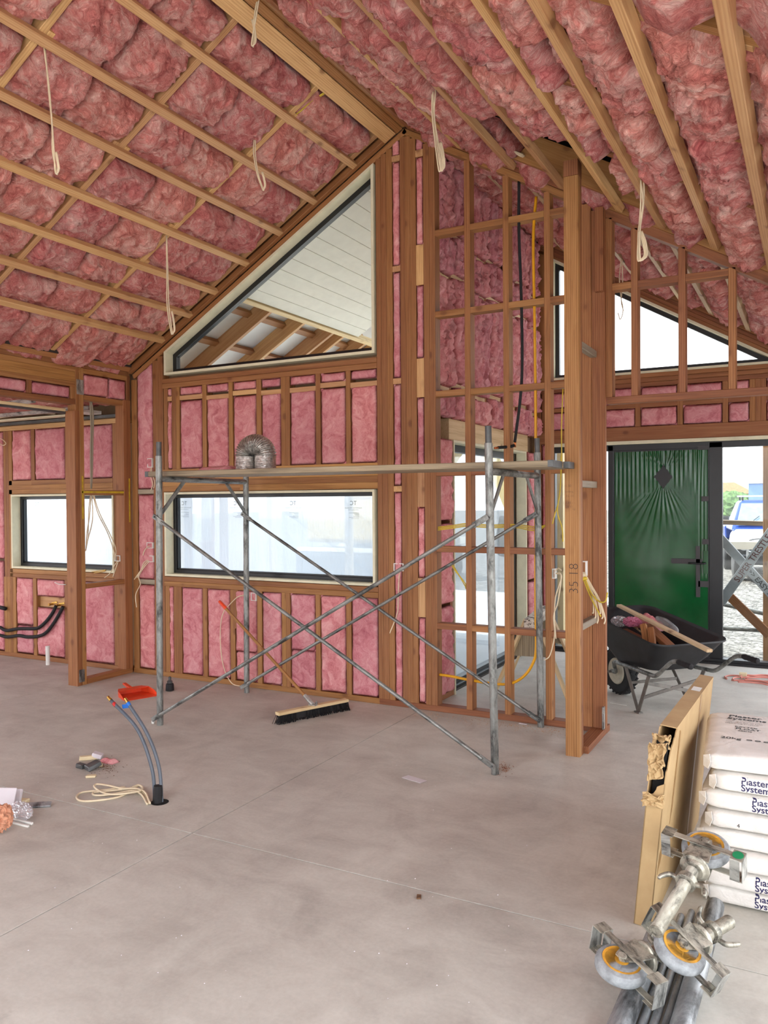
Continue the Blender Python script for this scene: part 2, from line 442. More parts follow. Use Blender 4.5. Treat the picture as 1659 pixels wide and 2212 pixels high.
# =================================================================== STRUCTURE
YB = 5.533                                       # room face of the back (gable) wall
WD = .09                                         # framing depth
ST = 'structure'
def bx(px, row=1000, Y=YB): return on_y(px, row, Y).x
def bz(px, py, Y=YB): return on_y(px, py, Y).z
XL = -5.67                                       # room face of the partition on the left
XR = .95                                         # wall on the right, outside the picture

# ---- floor: slabs between saw cuts
floor = thing('floor', 'smooth grey concrete floor slab with thin saw-cut joints', 'floor', kind=ST)
cutX = [-9.6, -5.80, -2.655, .95, 1.6]; cutY = [-1.2, 2.955, 5.62, 8.45]
for i in range(len(cutX) - 1):
    for j in range(len(cutY) - 1):
        if i == 3 and j == 2: continue
        if i == 2 and j == 2: pass
        g = .003
        if j == 2 and i < 2: continue
        box('slab', (cutX[i] + g, cutX[i + 1] - g), (cutY[j] + g, cutY[j + 1] - g), (-.12, 0), floor, 'concrete', ch=.001)
box('slab_base', (-9.6, 1.6), (-1.2, 5.62), (-.2, -.04), floor, 'roof_underlay')
box('slab_base', (-2.75, 1.0), (5.62, 8.45), (-.2, -.04), floor, 'roof_underlay')
ground = put('ground', mesh('ground', [(-90, -60, -.22), (90, -60, -.22), (90, 140, -.22), (-90, 140, -.22)], [(0, 1, 2, 3)]), None, 'gravel')
bounce_slabs = thing('bounce_slabs', 'pale concrete slabs added outside to bounce daylight onto the ceiling and soffit', 'light reflector', kind=ST)  # added pale slabs bounce daylight up to the ceiling and patio soffit
plain('bounce_concrete', (214, 212, 206), .8, var=.06, scale=2)
for k in range(4):
    box('slab', (1.62, 9.0), (-8.0 + k * 4.4, -3.61 + k * 4.4), (-.21, -.15), bounce_slabs, 'bounce_concrete', .003)
    if k < 3: box('slab', (-7.0 + k * 2.9, -4.11 + k * 2.9), (-8.0, -1.25), (-.21, -.15), bounce_slabs, 'bounce_concrete', .003)
    if k < 3: box('slab', (-13.0 + k * 3.3, -9.71 + k * 3.3), (9.42, 14.5), (-.21, -.15), bounce_slabs, 'bounce_concrete', .003)
tag(ground, 'pale grey crushed gravel yard outside the building', 'ground', kind=ST)

# ---- back wall
wb = thing('wall_back', 'timber framed gable wall packed with pink insulation around the windows', 'wall', kind=ST)
Y0, Y1 = YB, YB + WD
def studs(parent, pxs, row, z0, z1, Y=YB, dep=WD, mat='timber_fir', rake=0.0):
    out = []
    for (a, b) in pxs:
        x0, x1 = bx(a, row, Y), bx(b, row, Y)
        zt = z1 if z1 is not None else min(ceil_z(x0), ceil_z(x1)) - .04
        box('stud', (x0, x1), (Y, Y + dep), (z0, zt), parent, mat); out.append((x0, x1))
    return out
def fill(parent, edges, z0, z1, Y=YB, inset=.007, minw=.03, vtop=False, **kw):
    """batts in the gaps between consecutive stud intervals"""
    e = sorted(edges)
    for (a, b) in zip(e[:-1], e[1:]):
        w = b[0] - a[1]
        if w < minw: continue
        vt = None
        if vtop: vt = lambda u, x0=a[1]: np.array([ceil_z(x0 + q) - .045 - z0 for q in u])
        batt(parent, (a[1] + .002, Y + inset, z0), (1, 0, 0), (0, 0, 1), (0, -1, 0), w - .004, z1 - z0, edge=min(.012, w * .2), vtop=vt, **kw)
# bottom plate, raked top plates
box('bottom_plate', (-9.5, -5.72), (Y0, Y1), (0, .045), wb, 'timber_fir')
box('bottom_plate', (-5.66, -3.02), (Y0, Y1), (0, .045), wb, 'timber_fir')
box('bottom_plate', (-3.02, -1.25), (Y0, Y1), (0, .045), wb, 'timber_red')
def rake(name, xa, xb, off, dep, y0, y1, parent, mat='timber_fir'):
    """bar lying along the roof slope between two x, its upper face 'off' below the ceiling line (vertical)"""
    s = 1 if xa > RIDGE_X or xb > RIDGE_X else -1
    n = Vector((.5 * s, 0, .866)); c = n * (-off - dep / 2)
    a = Vector((xa, (y0 + y1) / 2, ceil_z(xa))) + c; b = Vector((xb, (y0 + y1) / 2, ceil_z(xb))) + c
    return bar(name, a, b, y1 - y0, dep, parent, mat, tuple(n))
rake('top_plate', -5.64, -2.77, 0, .045, Y0, Y1, wb, 'timber_red')
rake('top_plate', -2.77, -1.30, 0, .045, Y0, Y1, wb, 'timber_fir')
rake('edge_batten', -5.64, -2.79, -.048, .045, Y0 - .05, Y0 - .004, wb, 'timber_fir')
rake('edge_batten', -5.6, -2.80, -.095, .045, Y0 + .0, Y0 + .06, wb, 'timber_red')
rake('edge_batten', -2.75, -1.45, -.048, .045, Y0 + .0, Y0 + .05, wb, 'timber_red')
# corner part
E1 = studs(wb, [(286, 297)], 1100, .045, None)
E2 = studs(wb, [(332, 343), (343, 354)], 1100, .045, None)
zn = [bz(315, 1062), bz(315, 1257)]
for z in zn: box('nogging', (E1[0][1], E2[0][0]), (Y0 + .01, Y1), (z - .022, z + .022), wb, 'timber_grey')
for z0, z1 in ((.05, zn[1] - .025), (zn[1] + .025, zn[0] - .025)): fill(wb, E1 + E2, z0, z1)
fill(wb, E1 + E2, zn[0] + .025, 3.0, vtop=True)
# window heights
ZL0, ZL1 = 1.70, 1.905                           # lintel over the two filmed windows
ZS0, ZS1 = .835, .925                            # sill plates
ZT0, ZT1 = 2.645, 2.735                          # plates under the gable window
xWl, xWr = bx(352), bx(815, 1150)
Eu = studs(wb, [(354, 362), (371, 380), (380, 388), (437, 446), (494, 503), (554, 564), (607, 617), (617, 626), (682, 692), (747, 757)], 930, ZL1, ZT0)
Er = studs(wb, [(815, 826), (826, 838), (838, 850)], 1000, .045, None)
zng = bz(590, 842)
gaps = sorted(Eu + Er)
for i, (a, b) in enumerate(zip(gaps[:-1], gaps[1:])):
    if b[0] - a[1] > .025:
        dz = .018 * (i % 2)
        box('nogging', (a[1], b[0]), (Y0 + .004, Y1), (zng - .02 - dz, zng + .022 - dz), wb, 'timber_pine')
fill(wb, Eu + Er[:1], ZL1, zng - .025); fill(wb, Eu + Er[:1], zng + .024, ZT0)
for z in (ZT0, ZT0 + .045): box('sill_plate', (xWl, Er[0][0]), (Y0, Y1), (z, z + .044), wb, 'timber_fir')
for z in (ZS0, ZS0 + .045): box('sill_plate', (xWl, Er[0][0]), (Y0, Y1), (z, z + .044), wb, 'timber_fir')
def lintel(parent, x0, x1, z0, z1, y0, y1, n=4):
    h = (z1 - z0) / n
    for k in range(n):
        L = x1 - x0; c = x0 + L * random.uniform(.2, .8)
        for (a, b) in ((x0, c), (c, x1)):
            box('lamella', (a, b), (y0 - .001 * (k % 2), y1), (z0 + k * h, z0 + (k + 1) * h - .0008), parent, 'timber_lamella', ch=.0008)
lintel(wb, xWl, bx(828, 1040) - .05, ZL0, ZL1, Y0, Y1, 4)
El = studs(wb, [(358, 367), (376, 385), (385, 393), (438.5, 448), (498, 508), (556, 566), (609, 618), (618, 627), (682, 692), (748, 759)], 1400, .045, ZS0)
ee = sorted(El + Er[:1])
for i in range(len(ee) - 1):
    zs = (.27, .33, .22, .45, .30, .52, .25, .36)[i % 8]
    if i % 3 == 1:
        fill(wb, ee[i:i + 2], .046, zs + .006, inset=.009); fill(wb, ee[i:i + 2], zs, ZS0 + .002, inset=.006)
    else: fill(wb, ee[i:i + 2], .046, ZS0 + .002, inset=.006)
box('stud', (bx(498, 1400) + .03, bx(508, 1400) + .04), (Y0 - .002, Y1), (.5, ZS0), wb, 'timber_fir')
# right cluster beside the gable window
E3 = studs(wb, [(867, 878), (878, 889.5), (889.5, 901)], 1000, .045, None)
E4 = studs(wb, [(917, 929), (929, 942)], 1000, .045, None)
zz = [bz(858, y) for y in (1493, 1056, 823, 580, 341)]
prev = .05
for z in zz[1:]:
    box('nogging', (Er[2][1], E3[0][0]), (Y0 + .003, Y1), (z - .022, z + .022), wb, 'timber_pine')
    fill(wb, [Er[2], E3[0]], prev, z - .024, minw=.02); prev = z + .024
fill(wb, [Er[2], E3[0]], prev, 4.6, vtop=True, minw=.02)
zb = [(bz(909, b), bz(909, a)) for a, b in ((322, 337), (528, 615), (774, 858), (1021, 1095), (1249, 1333))]
for z0, z1 in zb: box('packer', (E3[2][1], E4[0][0]), (Y0 + .002, Y1), (z0, z1), wb, 'timber_pine')
zb = sorted(zb); prev = .05
for z0, z1 in zb: fill(wb, [E3[2], E4[0]], prev, z0, minw=.02); prev = z1
fill(wb, [E3[2], E4[0]], prev, 4.6, vtop=True, minw=.02)
# open (unlined) frame between the gable wall and the nib
E5 = studs(wb, [(1005.5, 1018), (1088.5, 1101), (1177, 1190)], 1100, .045, None, mat='timber_red')
zo = [bz(980, y) for y in (496, 674, 848, 1021, 1187, 1355)]
seq = [E4[1]] + E5 + [(-1.36, -1.3)]
for k, z in enumerate(zo):
    for i, (a, b) in enumerate(zip(seq[:-1], seq[1:])):
        box('nogging', (a[1], b[0]), (Y0 + .002, Y1 - .002), (z - .0225, z + .0225), wb, 'timber_red' if k > 2 else 'timber_fir')
# kitchen part of the back wall, left of the partition
K1 = studs(wb, [(9.6, 16.4), (16.4, 22.8), (22.8, 28), (28, 35)], 1350, .045, ZS0)
K1u = studs(wb, [(7, 12), (12, 18), (18, 25)], 980, ZS0, 2.36)
K2 = studs(wb, [(72, 79)], 1350, .045, ZS0); K3 = studs(wb, [(247, 255)], 1350, .045, 2.36)
K4 = studs(wb, [(66.5, 74), (140, 147)], 980, 1.84, 2.36)
K5 = studs(wb, [(140, 148)], 1350, .045, ZS0)
xk0, xk1 = bx(18), K3[0][0]
lintel(wb, xk0, xk1, ZL0, 1.84, Y0, Y1, 3)
for z in (ZS0, ZS0 + .045): box('sill_plate', (xk0, xk1), (Y0, Y1), (z, z + .044), wb, 'timber_fir')
box('top_plate', (-9.5, -5.7), (Y0, Y1), (2.362, 2.41), wb, 'timber_pine')
leftE = [(-8.5, -8.46), (-8.1, -8.05), K1[0]]
for x in (-9.1, -8.5, -8.1): box('stud', (x, x + .045), (Y0, Y1), (.045, 2.36), wb)
fill(wb, [(-9.1, -9.055), (-8.5, -8.455), (-8.1, -8.055), (K1[0][0], K1[0][1])], .05, 1.0); fill(wb, [(-9.1, -9.055), (-8.5, -8.455), (-8.1, -8.055), K1u[0]], 1.02, 2.36)
fill(wb, [K1[3]] + K2, .05, .34); fill(wb, [K1[3]] + K2, .345, ZS0)
zd = [bz(112, 1312), bz(112, 1292)]
box('nogging', (K2[0][1], K5[0][0]), (Y0 + .05, Y1), (zd[0] - .01, zd[1] + .01), wb, 'timber_pine')
fill(wb, K2 + K5, .05, zd[0] - .01); fill(wb, K2 + K5, zd[1] + .01, ZS0)
fill(wb, K5 + K3, .05, ZS0)
fill(wb, [K1u[2]] + K4 + K3, 1.84, 2.36)
# outer sheathing (keeps daylight out of the cavities)
ys0, ys1 = Y1 + .002, Y1 + .03
big = (bx(357, 1160), bx(811, 1160), .93, 1.695); kit = (bx(26, 1150), bx(247, 1150), .93, 1.695)
prism('sheathing', [(-9.6, -.1), (-2.75, -.1), (-2.75, .93), (-9.6, .93)], 'y', ys0, ys1, wb, 'sheathing')
prism('sheathing', [(-9.6, .93), (kit[0], .93), (kit[0], 1.695), (-9.6, 1.695)], 'y', ys0, ys1, wb, 'sheathing')
prism('sheathing', [(kit[1], .93), (big[0], .93), (big[0], 1.695), (kit[1], 1.695)], 'y', ys0, ys1, wb, 'sheathing')
prism('sheathing', [(big[1], .93), (-2.75, .93), (-2.75, 1.695), (big[1], 1.695)], 'y', ys0, ys1, wb, 'sheathing')
prism('sheathing', [(-9.6, 1.695), (-2.75, 1.695), (-2.75, 2.77), (-9.6, 2.77)], 'y', ys0, ys1, wb, 'sheathing')
GW = [(-5.235, 2.765), (-3.04, 2.765), (-3.04, ceil_z(-3.04) - .06), (-5.235, ceil_z(-5.235) - .06)]   # gable window opening
prism('sheathing', [(-9.6, 2.77), (-5.235, 2.77), (-5.235, 3.4), (-9.6, 3.4)], 'y', ys0, ys1, wb, 'sheathing')
prism('sheathing', [(-3.04, 2.77), (-2.75, 2.77), (-2.75, 4.8), (-3.04, 4.8)], 'y', ys0, ys1, wb, 'sheathing')
prism('sheathing', [GW[3], GW[2], (GW[2][0], GW[2][1] + .4), (GW[3][0], GW[3][1] + .4)], 'y', ys0, ys1, wb, 'sheathing')

# ---- windows
def rect_window(name, label, x0, x1, z0, z1, film=True):
    w = thing(name, label, 'window', (0.5 * (x0 + x1), YB, z0), kind=ST)
    t = .02; yi, yo = YB - .012, YB + .10
    box('reveal_board', (x0, x0 + t), (yi, yo), (z0, z1), w, 'cream_board', .001); box('reveal_board', (x1 - t, x1), (yi, yo), (z0, z1), w, 'cream_board', .001)
    box('reveal_board', (x0 + t, x1 - t), (yi, yo), (z1 - t, z1), w, 'cream_board', .001); box('reveal_board', (x0 + t, x1 - t), (yi, yo), (z0, z0 + t), w, 'cream_board', .001)
    X0, X1, Z0, Z1 = x0 + t, x1 - t, z0 + t, z1 - t; f = .032; ya, yb = YB + .085, YB + .135
    for (a, b, c, d) in ((X0, X0 + f, Z0, Z1), (X1 - f, X1, Z0, Z1), (X0 + f, X1 - f, Z0, Z0 + f), (X0 + f, X1 - f, Z1 - f, Z1)):
        box('frame', (a, b), (ya, yb), (c, d), w, 'black_aluminium', .002)
    for (a, b, c, d) in ((X0 + f, X1 - f, Z0 + f, Z0 + f + .012), (X0 + f, X0 + f + .012, Z0 + f, Z1 - f)):
        box('glazing_bead', (a, b), (ya + .012, yb), (c, d), w, 'black_aluminium', .001)
    p = box('pane', (X0 + f, X1 - f), (ya + .028, ya + .034), (Z0 + f, Z1 - f), w, 'glass', .0005)
    if film:
        nx, nz = 40, 16; yy = yb + .02
        g = np.array([[X0 + (X1 - X0) * i / nx, 0, Z0 + (Z1 - Z0) * j / nz] for i in range(nx + 1) for j in range(nz + 1)])
        g[:, 1] = yy + .012 * pnoise(g * 2.3 + 3.3) + .006 * pnoise(g * np.array([9, 1, 2]) + 8)
        fc = [(i * (nz + 1) + j, (i + 1) * (nz + 1) + j, (i + 1) * (nz + 1) + j + 1, i * (nz + 1) + j + 1) for i in range(nx) for j in range(nz)]
        put('protective_film', mesh('film', g, fc, True), w, 'protective_film')
    return w
win1 = rect_window('window_1', 'wide black-framed window covered by printed plastic film behind the scaffold', big[0], big[1], .93, 1.695)
win2 = rect_window('window_2', 'smaller film-covered black-framed window behind the timber post', kit[0], kit[1], .93, 1.695)
def poly_window(name, label, pts, Y, sgn=1, bottom_frame=True):
    """window with straight sides in an x-z plane; pts counter-clockwise seen from the room"""
    w = thing(name, label, 'window', (pts[0][0], Y, pts[0][1]), kind=ST)
    def inset(P, d):
        n = len(P); out = []
        for i in range(n):
            p0, p1, p2 = Vector(P[i - 1]), Vector(P[i]), Vector(P[(i + 1) % n])
            d1 = (p1 - p0).normalized(); d2 = (p2 - p1).normalized(); n1 = Vector((-d1.y, d1.x)); n2 = Vector((-d2.y, d2.x))
            b = (n1 + n2).normalized(); out.append(tuple(p1 + b * (d / max(.25, b.dot(n1)))))
        return out
    A, B, Cc = pts, inset(pts, .022), inset(pts, .022 + .042); n = len(pts)
    for i in range(n):
        j = (i + 1) % n
        prism('reveal_board', [A[i], A[j], B[j], B[i]], 'y', Y - .012, Y + .10, w, 'cream_board')
        prism('frame', [B[i], B[j], Cc[j], Cc[i]], 'y', Y + .085, Y + .135, w, 'black_aluminium')
    prism('pane', Cc, 'y', Y + .108, Y + .114, w, 'glass'); return w
win3 = poly_window('window_3', 'tall trapezoid gable window under the sloping ceiling showing the patio roof', GW, YB)

# ---- partition on the left
wl = thing('wall_left', 'stub partition of two posts and rails with an insulated header', 'wall', kind=ST)
box('post', (-5.79, XL), (4.885, 4.94), (0, 2.41), wl, 'timber_red'); box('stud', (-5.77, XL), (4.942, 4.987), (.0, 2.79), wl, 'timber_fir')
box('stud', (-5.77, XL), (4.897, 4.94), (2.41, 2.79), wl, 'timber_fir')
box('post', (-5.77, -5.665), (5.44, 5.531), (.045, 2.56), wl, 'timber_red')
box('stud', (-5.77, XL), (5.49, 5.531), (2.56, 2.79), wl, 'timber_fir')
box('bottom_plate', (-5.77, XL), (4.99, 5.53), (0, .045), wl, 'timber_red')
rl = box('rail', (-5.72, XL), (4.99, 5.44), (1.672, 1.716), wl, 'timber_fir')
box('rail', (-5.75, XL), (4.99, 5.53), (.845, .888), wl, 'timber_red')
box('head_plate', (-5.77, XL), (4.99, 5.49), (2.51, 2.555), wl, 'timber_fir')
for z in (2.745, 2.79): box('top_plate', (-5.77, XL + (.0 if z < 2.75 else -.004)), (-1.2, 5.53), (z, z + .044), wl, 'timber_fir')
bar('edge_batten', (XL + .03, -1.2, 2.862), (XL + .03, 5.48, 2.862), .06, .06, wl, 'timber_red', (.5, 0, .866))
batt(wl, (XL - .012, 4.99, 2.556), (0, 1, 0), (0, 0, 1), (1, 0, 0), .29, .188); batt(wl, (XL - .012, 5.282, 2.556), (0, 1, 0), (0, 0, 1), (1, 0, 0), .207, .188)
for k in range(3):
    for a, b in ((-1.2, .8 + k * .4), (.8 + k * .4, 3.1 + k * .37), (3.1 + k * .37, 4.895)):
        box('lamella', (-5.77, XL + .001 * (k % 2)), (a, b), (2.615 + k * .0433, 2.615 + (k + 1) * .0433 - .001), wl, 'timber_lamella', .0008)
box('head_plate', (-5.77, XL), (-1.2, 4.895), (2.462, 2.507), wl, 'timber_fir')
ys = [4.895, on_x(69, 840, XL).y, 4.02, 3.6, 3.2]
for i in range(4):
    y1_, y0_ = ys[i] - .045, ys[i + 1]
    box('cripple', (-5.77, XL), (ys[i] - .045, ys[i]), (2.508, 2.614), wl, 'timber_fir')
    batt(wl, (XL - .012, y0_, 2.508), (0, 1, 0), (0, 0, 1), (1, 0, 0), y1_ - y0_, .106)
box('header_infill', (-5.77, XL), (-1.2, 3.15), (2.508, 2.614), wl, 'timber_fir')
a, b = on_x(164, 851, XL), on_x(171, 820, XL)
box('nail_plate', (XL, XL + .003), (4.91, 4.985), (a.z, b.z), wl, 'galvanised_pale', .0005)
box('nail_plate', (XL, XL + .003), (4.90, 4.96), (0.03, .14), wl, 'galvanised', .0005)
# yellow marker paint on the rail
s = N('yellow_marker'); v = s.coords((1, 1, 1)); s.bsdf(s.ramp(s.noise(v, 22, 4), [(.3, (170, 140, 40)), (.6, (206, 178, 40))]), .7)
mk = thing('marker_paint', 'yellow spray-paint stripe along the upper rail of the stub partition', 'paint mark', (XL, 5.2, 1.69))
box('stripe', (XL + .0005, XL + .002), (4.95, 5.50), (1.690, 1.708), mk, 'yellow_marker', .0003)
box('stripe', (XL + .0005, XL + .002), (4.955, 4.97), (1.46, 1.84), mk, 'yellow_marker', .0003)
box('stripe', (-5.6645, -5.663), (5.497, 5.512), (1.42, 1.83), mk, 'yellow_marker', .0003)

# ---- kitchen side: low ceiling, outer walls
kc = thing('ceiling_kitchen', 'low insulated ceiling of the adjoining kitchen seen through the opening', 'ceiling', kind=ST)
for i in range(7):
    for j in range(4):
        yA = 5.5 - (i + 1) * .44; xA = -5.80 - (j + 1) * .93
        batt(kc, (xA, yA, 2.56), (1, 0, 0), (0, 1, 0), (0, 0, -1), .92, .43, amp=.03, res=.03 if j < 2 and i < 4 else .08, mat='insulation_ceiling', bulge=.03)
box('roof_board', (-9.6, -5.6), (-1.2, 5.65), (2.86, 2.89), kc, 'roof_underlay')
for y in (5.15, 4.55, 3.95, 3.35, 2.75):
    box('ceiling_batten', (-9.4, -5.80), (y, y + .045), (2.45, 2.485), kc, 'galvanised_pale')
box('steel_channel', (-9.4, -5.80), (5.475, 5.53), (2.412, 2.44), kc, 'steel_dark', .001)
box('edge_board', (-5.80, -5.775), (-1.2, 4.88), (2.405, 2.432), kc, 'timber_pale'); box('edge_channel', (-5.80, -5.775), (-1.2, 4.88), (2.385, 2.403), kc, 'steel_dark', .001)
box('board_strip', (-7.5, -6.25), (5.36, 5.46), (2.445, 2.458), kc, 'cream_board', .001)
box('board_strip', (-6.13, -5.97), (5.2, 5.46), (2.445, 2.475), kc, 'white_plastic', .001)
wk = thing('wall_kitchen', 'outer kitchen wall with a window opening', 'wall', kind=ST)
box('panel', (-9.6, -9.5), (-1.2, 5.6), (0, .9), wk, 'insulation_wall'); box('panel', (-9.6, -9.5), (-1.2, 5.6), (2.2, 2.9), wk, 'insulation_wall')
box('panel', (-9.6, -9.5), (-1.2, 0), (.9, 2.2), wk, 'insulation_wall'); box('panel', (-9.6, -9.5), (4.6, 5.6), (.9, 2.2), wk, 'insulation_wall')
portal((-9.62, 2.3, 1.55), (0, math.radians(-90), 0), 1.3, 4.6)

# ---- nib (short return wall) and header wall to its right
nb = thing('wall_nib', 'short timber return wall ending in a tall knotty post', 'wall', kind=ST)
for k in range(2): box('post', (-1.372, -1.282), (4.94 + .045 * k, 4.9845 + .045 * k), (0.0, ceil_z(-1.3) - .01), nb, 'timber_fir')
box('post_cap', (-1.373, -1.281), (4.938, 5.03), (ceil_z(-1.3) - .008, 3.70), nb, 'timber_red')
for (a, b) in ((-1.425, -1.336), (-1.334, -1.245)): box('stud', (a, b), (5.487, 5.531), (.045, ceil_z(b) - .02), nb, 'timber_red')
box('stud', (-1.30, -1.245), (5.44, 5.486), (3.0, ceil_z(-1.245) - .02), nb, 'timber_red')
box('bottom_plate', (-1.345, -1.25), (5.032, 5.53), (0, .045), nb, 'timber_red')
for px, py in ((1275, 755), (1280, 1046), (1270, 1345)):
    z = on_y(px, py, 5.3).z
    box('nogging', (-1.345, -1.30), (5.032, 5.486), (z - .022, z + .022), nb, 'timber_grey')
box('bracket', (-1.262, -1.25), (5.44, 5.48), (.05, .20), nb, 'galvanised_pale', .002)
hw = thing('wall_header', 'open timber framed header wall over the entry opening', 'wall', kind=ST)
box('beam', (-1.245, XR), (Y0, Y1), (2.25, 2.297), hw, 'timber_red')
rake('top_plate', -1.30, XR, 0, .06, Y0, Y1, hw, 'timber_red'); rake('edge_batten', -1.28, XR, -.05, .05, Y0 - .0, Y0 + .05, hw, 'timber_fir')
H1 = []
for a in (1308, 1363, 1465, 1573):
    x = bx(a, 700); H1.append((x, x + .045)); box('stud', (x, x + .045), (Y0, Y1), (2.297, ceil_z(x + .045) - .05), hw, 'timber_red')
for x in (.1, .5): box('stud', (x, x + .045), (Y0, Y1), (2.297, ceil_z(x + .045) - .05), hw, 'timber_red')
zh = bz(1420, 607)
for a, b in zip(H1[:-1], H1[1:]): box('nogging', (a[1], b[0]), (Y0 + .002, Y1), (zh - .0225, zh + .0225), hw, 'timber_red')

# ---- entry: side wall with glazed door, end wall with green door and clerestory
XS, YD = -2.62, 8.36
ws = thing('wall_side', 'insulated side wall of the entry with slashed pink batts', 'wall', kind=ST)
zh0, zh1 = 2.10, 2.27; sy0, sy1 = 6.10, 7.95
sy = [5.63, 6.02, 6.40, 6.82, 7.22, 7.62, 7.98, 8.29]
for i, y in enumerate(sy):
    for (a, b) in (((.045, zh0),) if y < sy0 - .05 or y > sy1 else ()) + ((zh1, 4.32),):
        box('stud', (XS - WD, XS), (y, y + .045), (a, b), ws, 'timber_red')
box('top_plate', (XS - WD, XS), (5.625, 8.35), (4.322, 4.37), ws, 'timber_pale'); box('bottom_plate', (XS - WD, XS), (5.625, sy0 - .02), (0, .045), ws, 'timber_red')
box('bottom_plate', (XS - WD, XS), (sy1 + .02, 8.35), (0, .045), ws, 'timber_red')
box('header', (XS - WD, XS + .004), (6.0, 8.03), (zh0, zh1), ws, 'timber_pale')
zr = [on_x(951, 587, XS).z, on_x(975, 838, XS).z, 3.75]
for i in range(len(sy) - 1):
    prev = zh1
    for q, z in enumerate(sorted(zr)):
        dz = .05 * ((i % 2) - .5)
        box('nogging', (XS - WD, XS), (sy[i] + .045, sy[i + 1]), (z + dz - .022, z + dz + .022), ws, 'timber_pale')
    for (z0, z1) in zip([zh1] + [z + dz + .02 for z in sorted(zr)], [z + dz - .02 for z in sorted(zr)] + [4.32]):
        w = sy[i + 1] - sy[i] - .045
        for h in range(2):
            batt(ws, (XS + .0, sy[i] + .045 + h * w / 2, z0), (0, 1, 0), (0, 0, 1), (1, 0, 0), w / 2, z1 - z0, amp=.07, freq=10, stretch=(1.5, .25), res=.014, bulge=.02, ridge=.85, edge=.025)
for (a, b) in ((5.68, 6.02), (8.03, 8.30)):
    for z0, z1 in ((.05, .75), (.77, 1.42), (1.44, zh0)):
        batt(ws, (XS - .0, a, z0), (0, 1, 0), (0, 0, 1), (1, 0, 0), b - a, z1 - z0, amp=.035, freq=9, stretch=(1.3, .3), res=.018, bulge=.015, ridge=.8)
prism('sheathing', [(5.56, -.1), (sy0, -.1), (sy0, 4.7), (5.56, 4.7)], 'x', XS - .13, XS - WD - .002, ws, 'sheathing')
prism('sheathing', [(sy1, -.1), (8.5, -.1), (8.5, 4.7), (sy1, 4.7)], 'x', XS - .13, XS - WD - .002, ws, 'sheathing')
prism('sheathing', [(sy0, 2.09), (sy1, 2.09), (sy1, 4.7), (sy0, 4.7)], 'x', XS - .13, XS - WD - .002, ws, 'sheathing')
w4 = thing('window_4', 'full-height glazed side door covered in printed plastic film behind the open framing', 'window', (XS, 7, 0), kind=ST)
for (a, b, c, d) in ((sy0 - .02, sy0, .0, 2.10), (sy1, sy1 + .02, .0, 2.10), (sy0, sy1, 2.08, 2.10)):
    box('reveal_board', (XS - .12, XS + .012), (a, b), (c, d), w4, 'cream_board', .001)
for (a, b, c, d) in ((sy0, sy0 + .06, 0, 2.08), (sy1 - .06, sy1, 0, 2.08), (sy0 + .06, sy1 - .06, 2.02, 2.08), (sy0 + .06, sy1 - .06, 0, .06)):
    box('frame', (XS - .17, XS - .10), (a, b), (c, d), w4, 'black_aluminium', .002)
box('threshold', (XS - .10, XS - .06), (sy0 + .01, sy1 - .01), (0, .03), w4, 'black_aluminium', .002)
box('pane', (XS - .14, XS - .134), (sy0 + .06, sy1 - .06), (.06, 2.02), w4, 'glass', .0005)
filmmat('door_film', .5, (.42, .47, .55, 1), (.55, .60, .68, 1))
nx, nz = 24, 28
g = np.array([[0, sy0 + (sy1 - sy0) * i / nx, .02 + 2.04 * j / nz] for i in range(nx + 1) for j in range(nz + 1)])
g[:, 0] = XS - .18 + .012 * pnoise(g * 2.1 + 3.3) + .008 * pnoise(g * np.array([1, 12, 1.4]) + 8)
put('protective_film', mesh('film', g, [(i * (nz + 1) + j, (i + 1) * (nz + 1) + j, (i + 1) * (nz + 1) + j + 1, i * (nz + 1) + j + 1) for i in range(nx) for j in range(nz)], True), w4, 'door_film')

wd = thing('wall_entry', 'end wall of the entry with insulated band above the doors', 'wall', kind=ST)
XD0, XD1 = -2.47, .35                            # door unit
box('lintel', (XS, .9), (YD, YD + .09), (2.195, 2.335), wd, 'timber_red')
box('trim', (XD0, XD1), (YD - .012, YD + .09), (2.16, 2.195), wd, 'cream_board', .002)
for z in (2.735, 2.78, 2.825): box('sill_plate', (XS, .9), (YD, YD + .09), (z, z + .043), wd, 'timber_red')
cr = [bx(1372, 870, YD), bx(1463, 870, YD), bx(1560.6, 870, YD)]
Ed = [(XS, XS + .045), (bx(1170, 870, YD), bx(1170, 870, YD) + .045), (bx(1270, 870, YD), bx(1270, 870, YD) + .045)] + [(x, x + .05) for x in cr] + [(bx(1619, 870, YD), bx(1631, 870, YD)), (bx(1631, 870, YD), bx(1643, 870, YD)), (bx(1643, 870, YD), bx(1655, 870, YD)), (.0, .045), (.4, .445), (.85, .9)]
for a, b in Ed: box('cripple', (a, b), (YD, YD + .09), (2.336, 2.733), wd, 'timber_red')
zq = bz(1420, 874, YD)
for a, b in zip(Ed[:-1], Ed[1:]):
    if b[0] - a[1] > .03: box('nogging', (a[1], b[0]), (YD + .002, YD + .09), (zq - .02, zq + .022), wd, 'timber_red')
fill(wd, Ed, 2.337, zq - .021, Y=YD); fill(wd, Ed, zq + .023, 2.733, Y=YD)
for a, b in ((XS, XD0), (XD1, .95)):
    for k in range(max(1, int((b - a) / .12))):
        x = a + .0 + k * .2
        if x + .045 < b: box('stud', (x, x + .045), (YD, YD + .09), (.0, 2.194), wd, 'timber_red')
    batt(wd, (a + .05, YD + .012, .05), (1, 0, 0), (0, 0, 1), (0, -1, 0), b - a - .055, 2.14)
def cz(x): return ceil_z(x) - .115
CW = [(-2.46, 2.868), (RIDGE_X + (RIDGE_Z - .115 - 2.868) / S30 - .02, 2.868), (-2.46, cz(-2.46))]
win5 = poly_window('window_5', 'triangular clerestory window full of white sky above the entry doors', CW, YD)
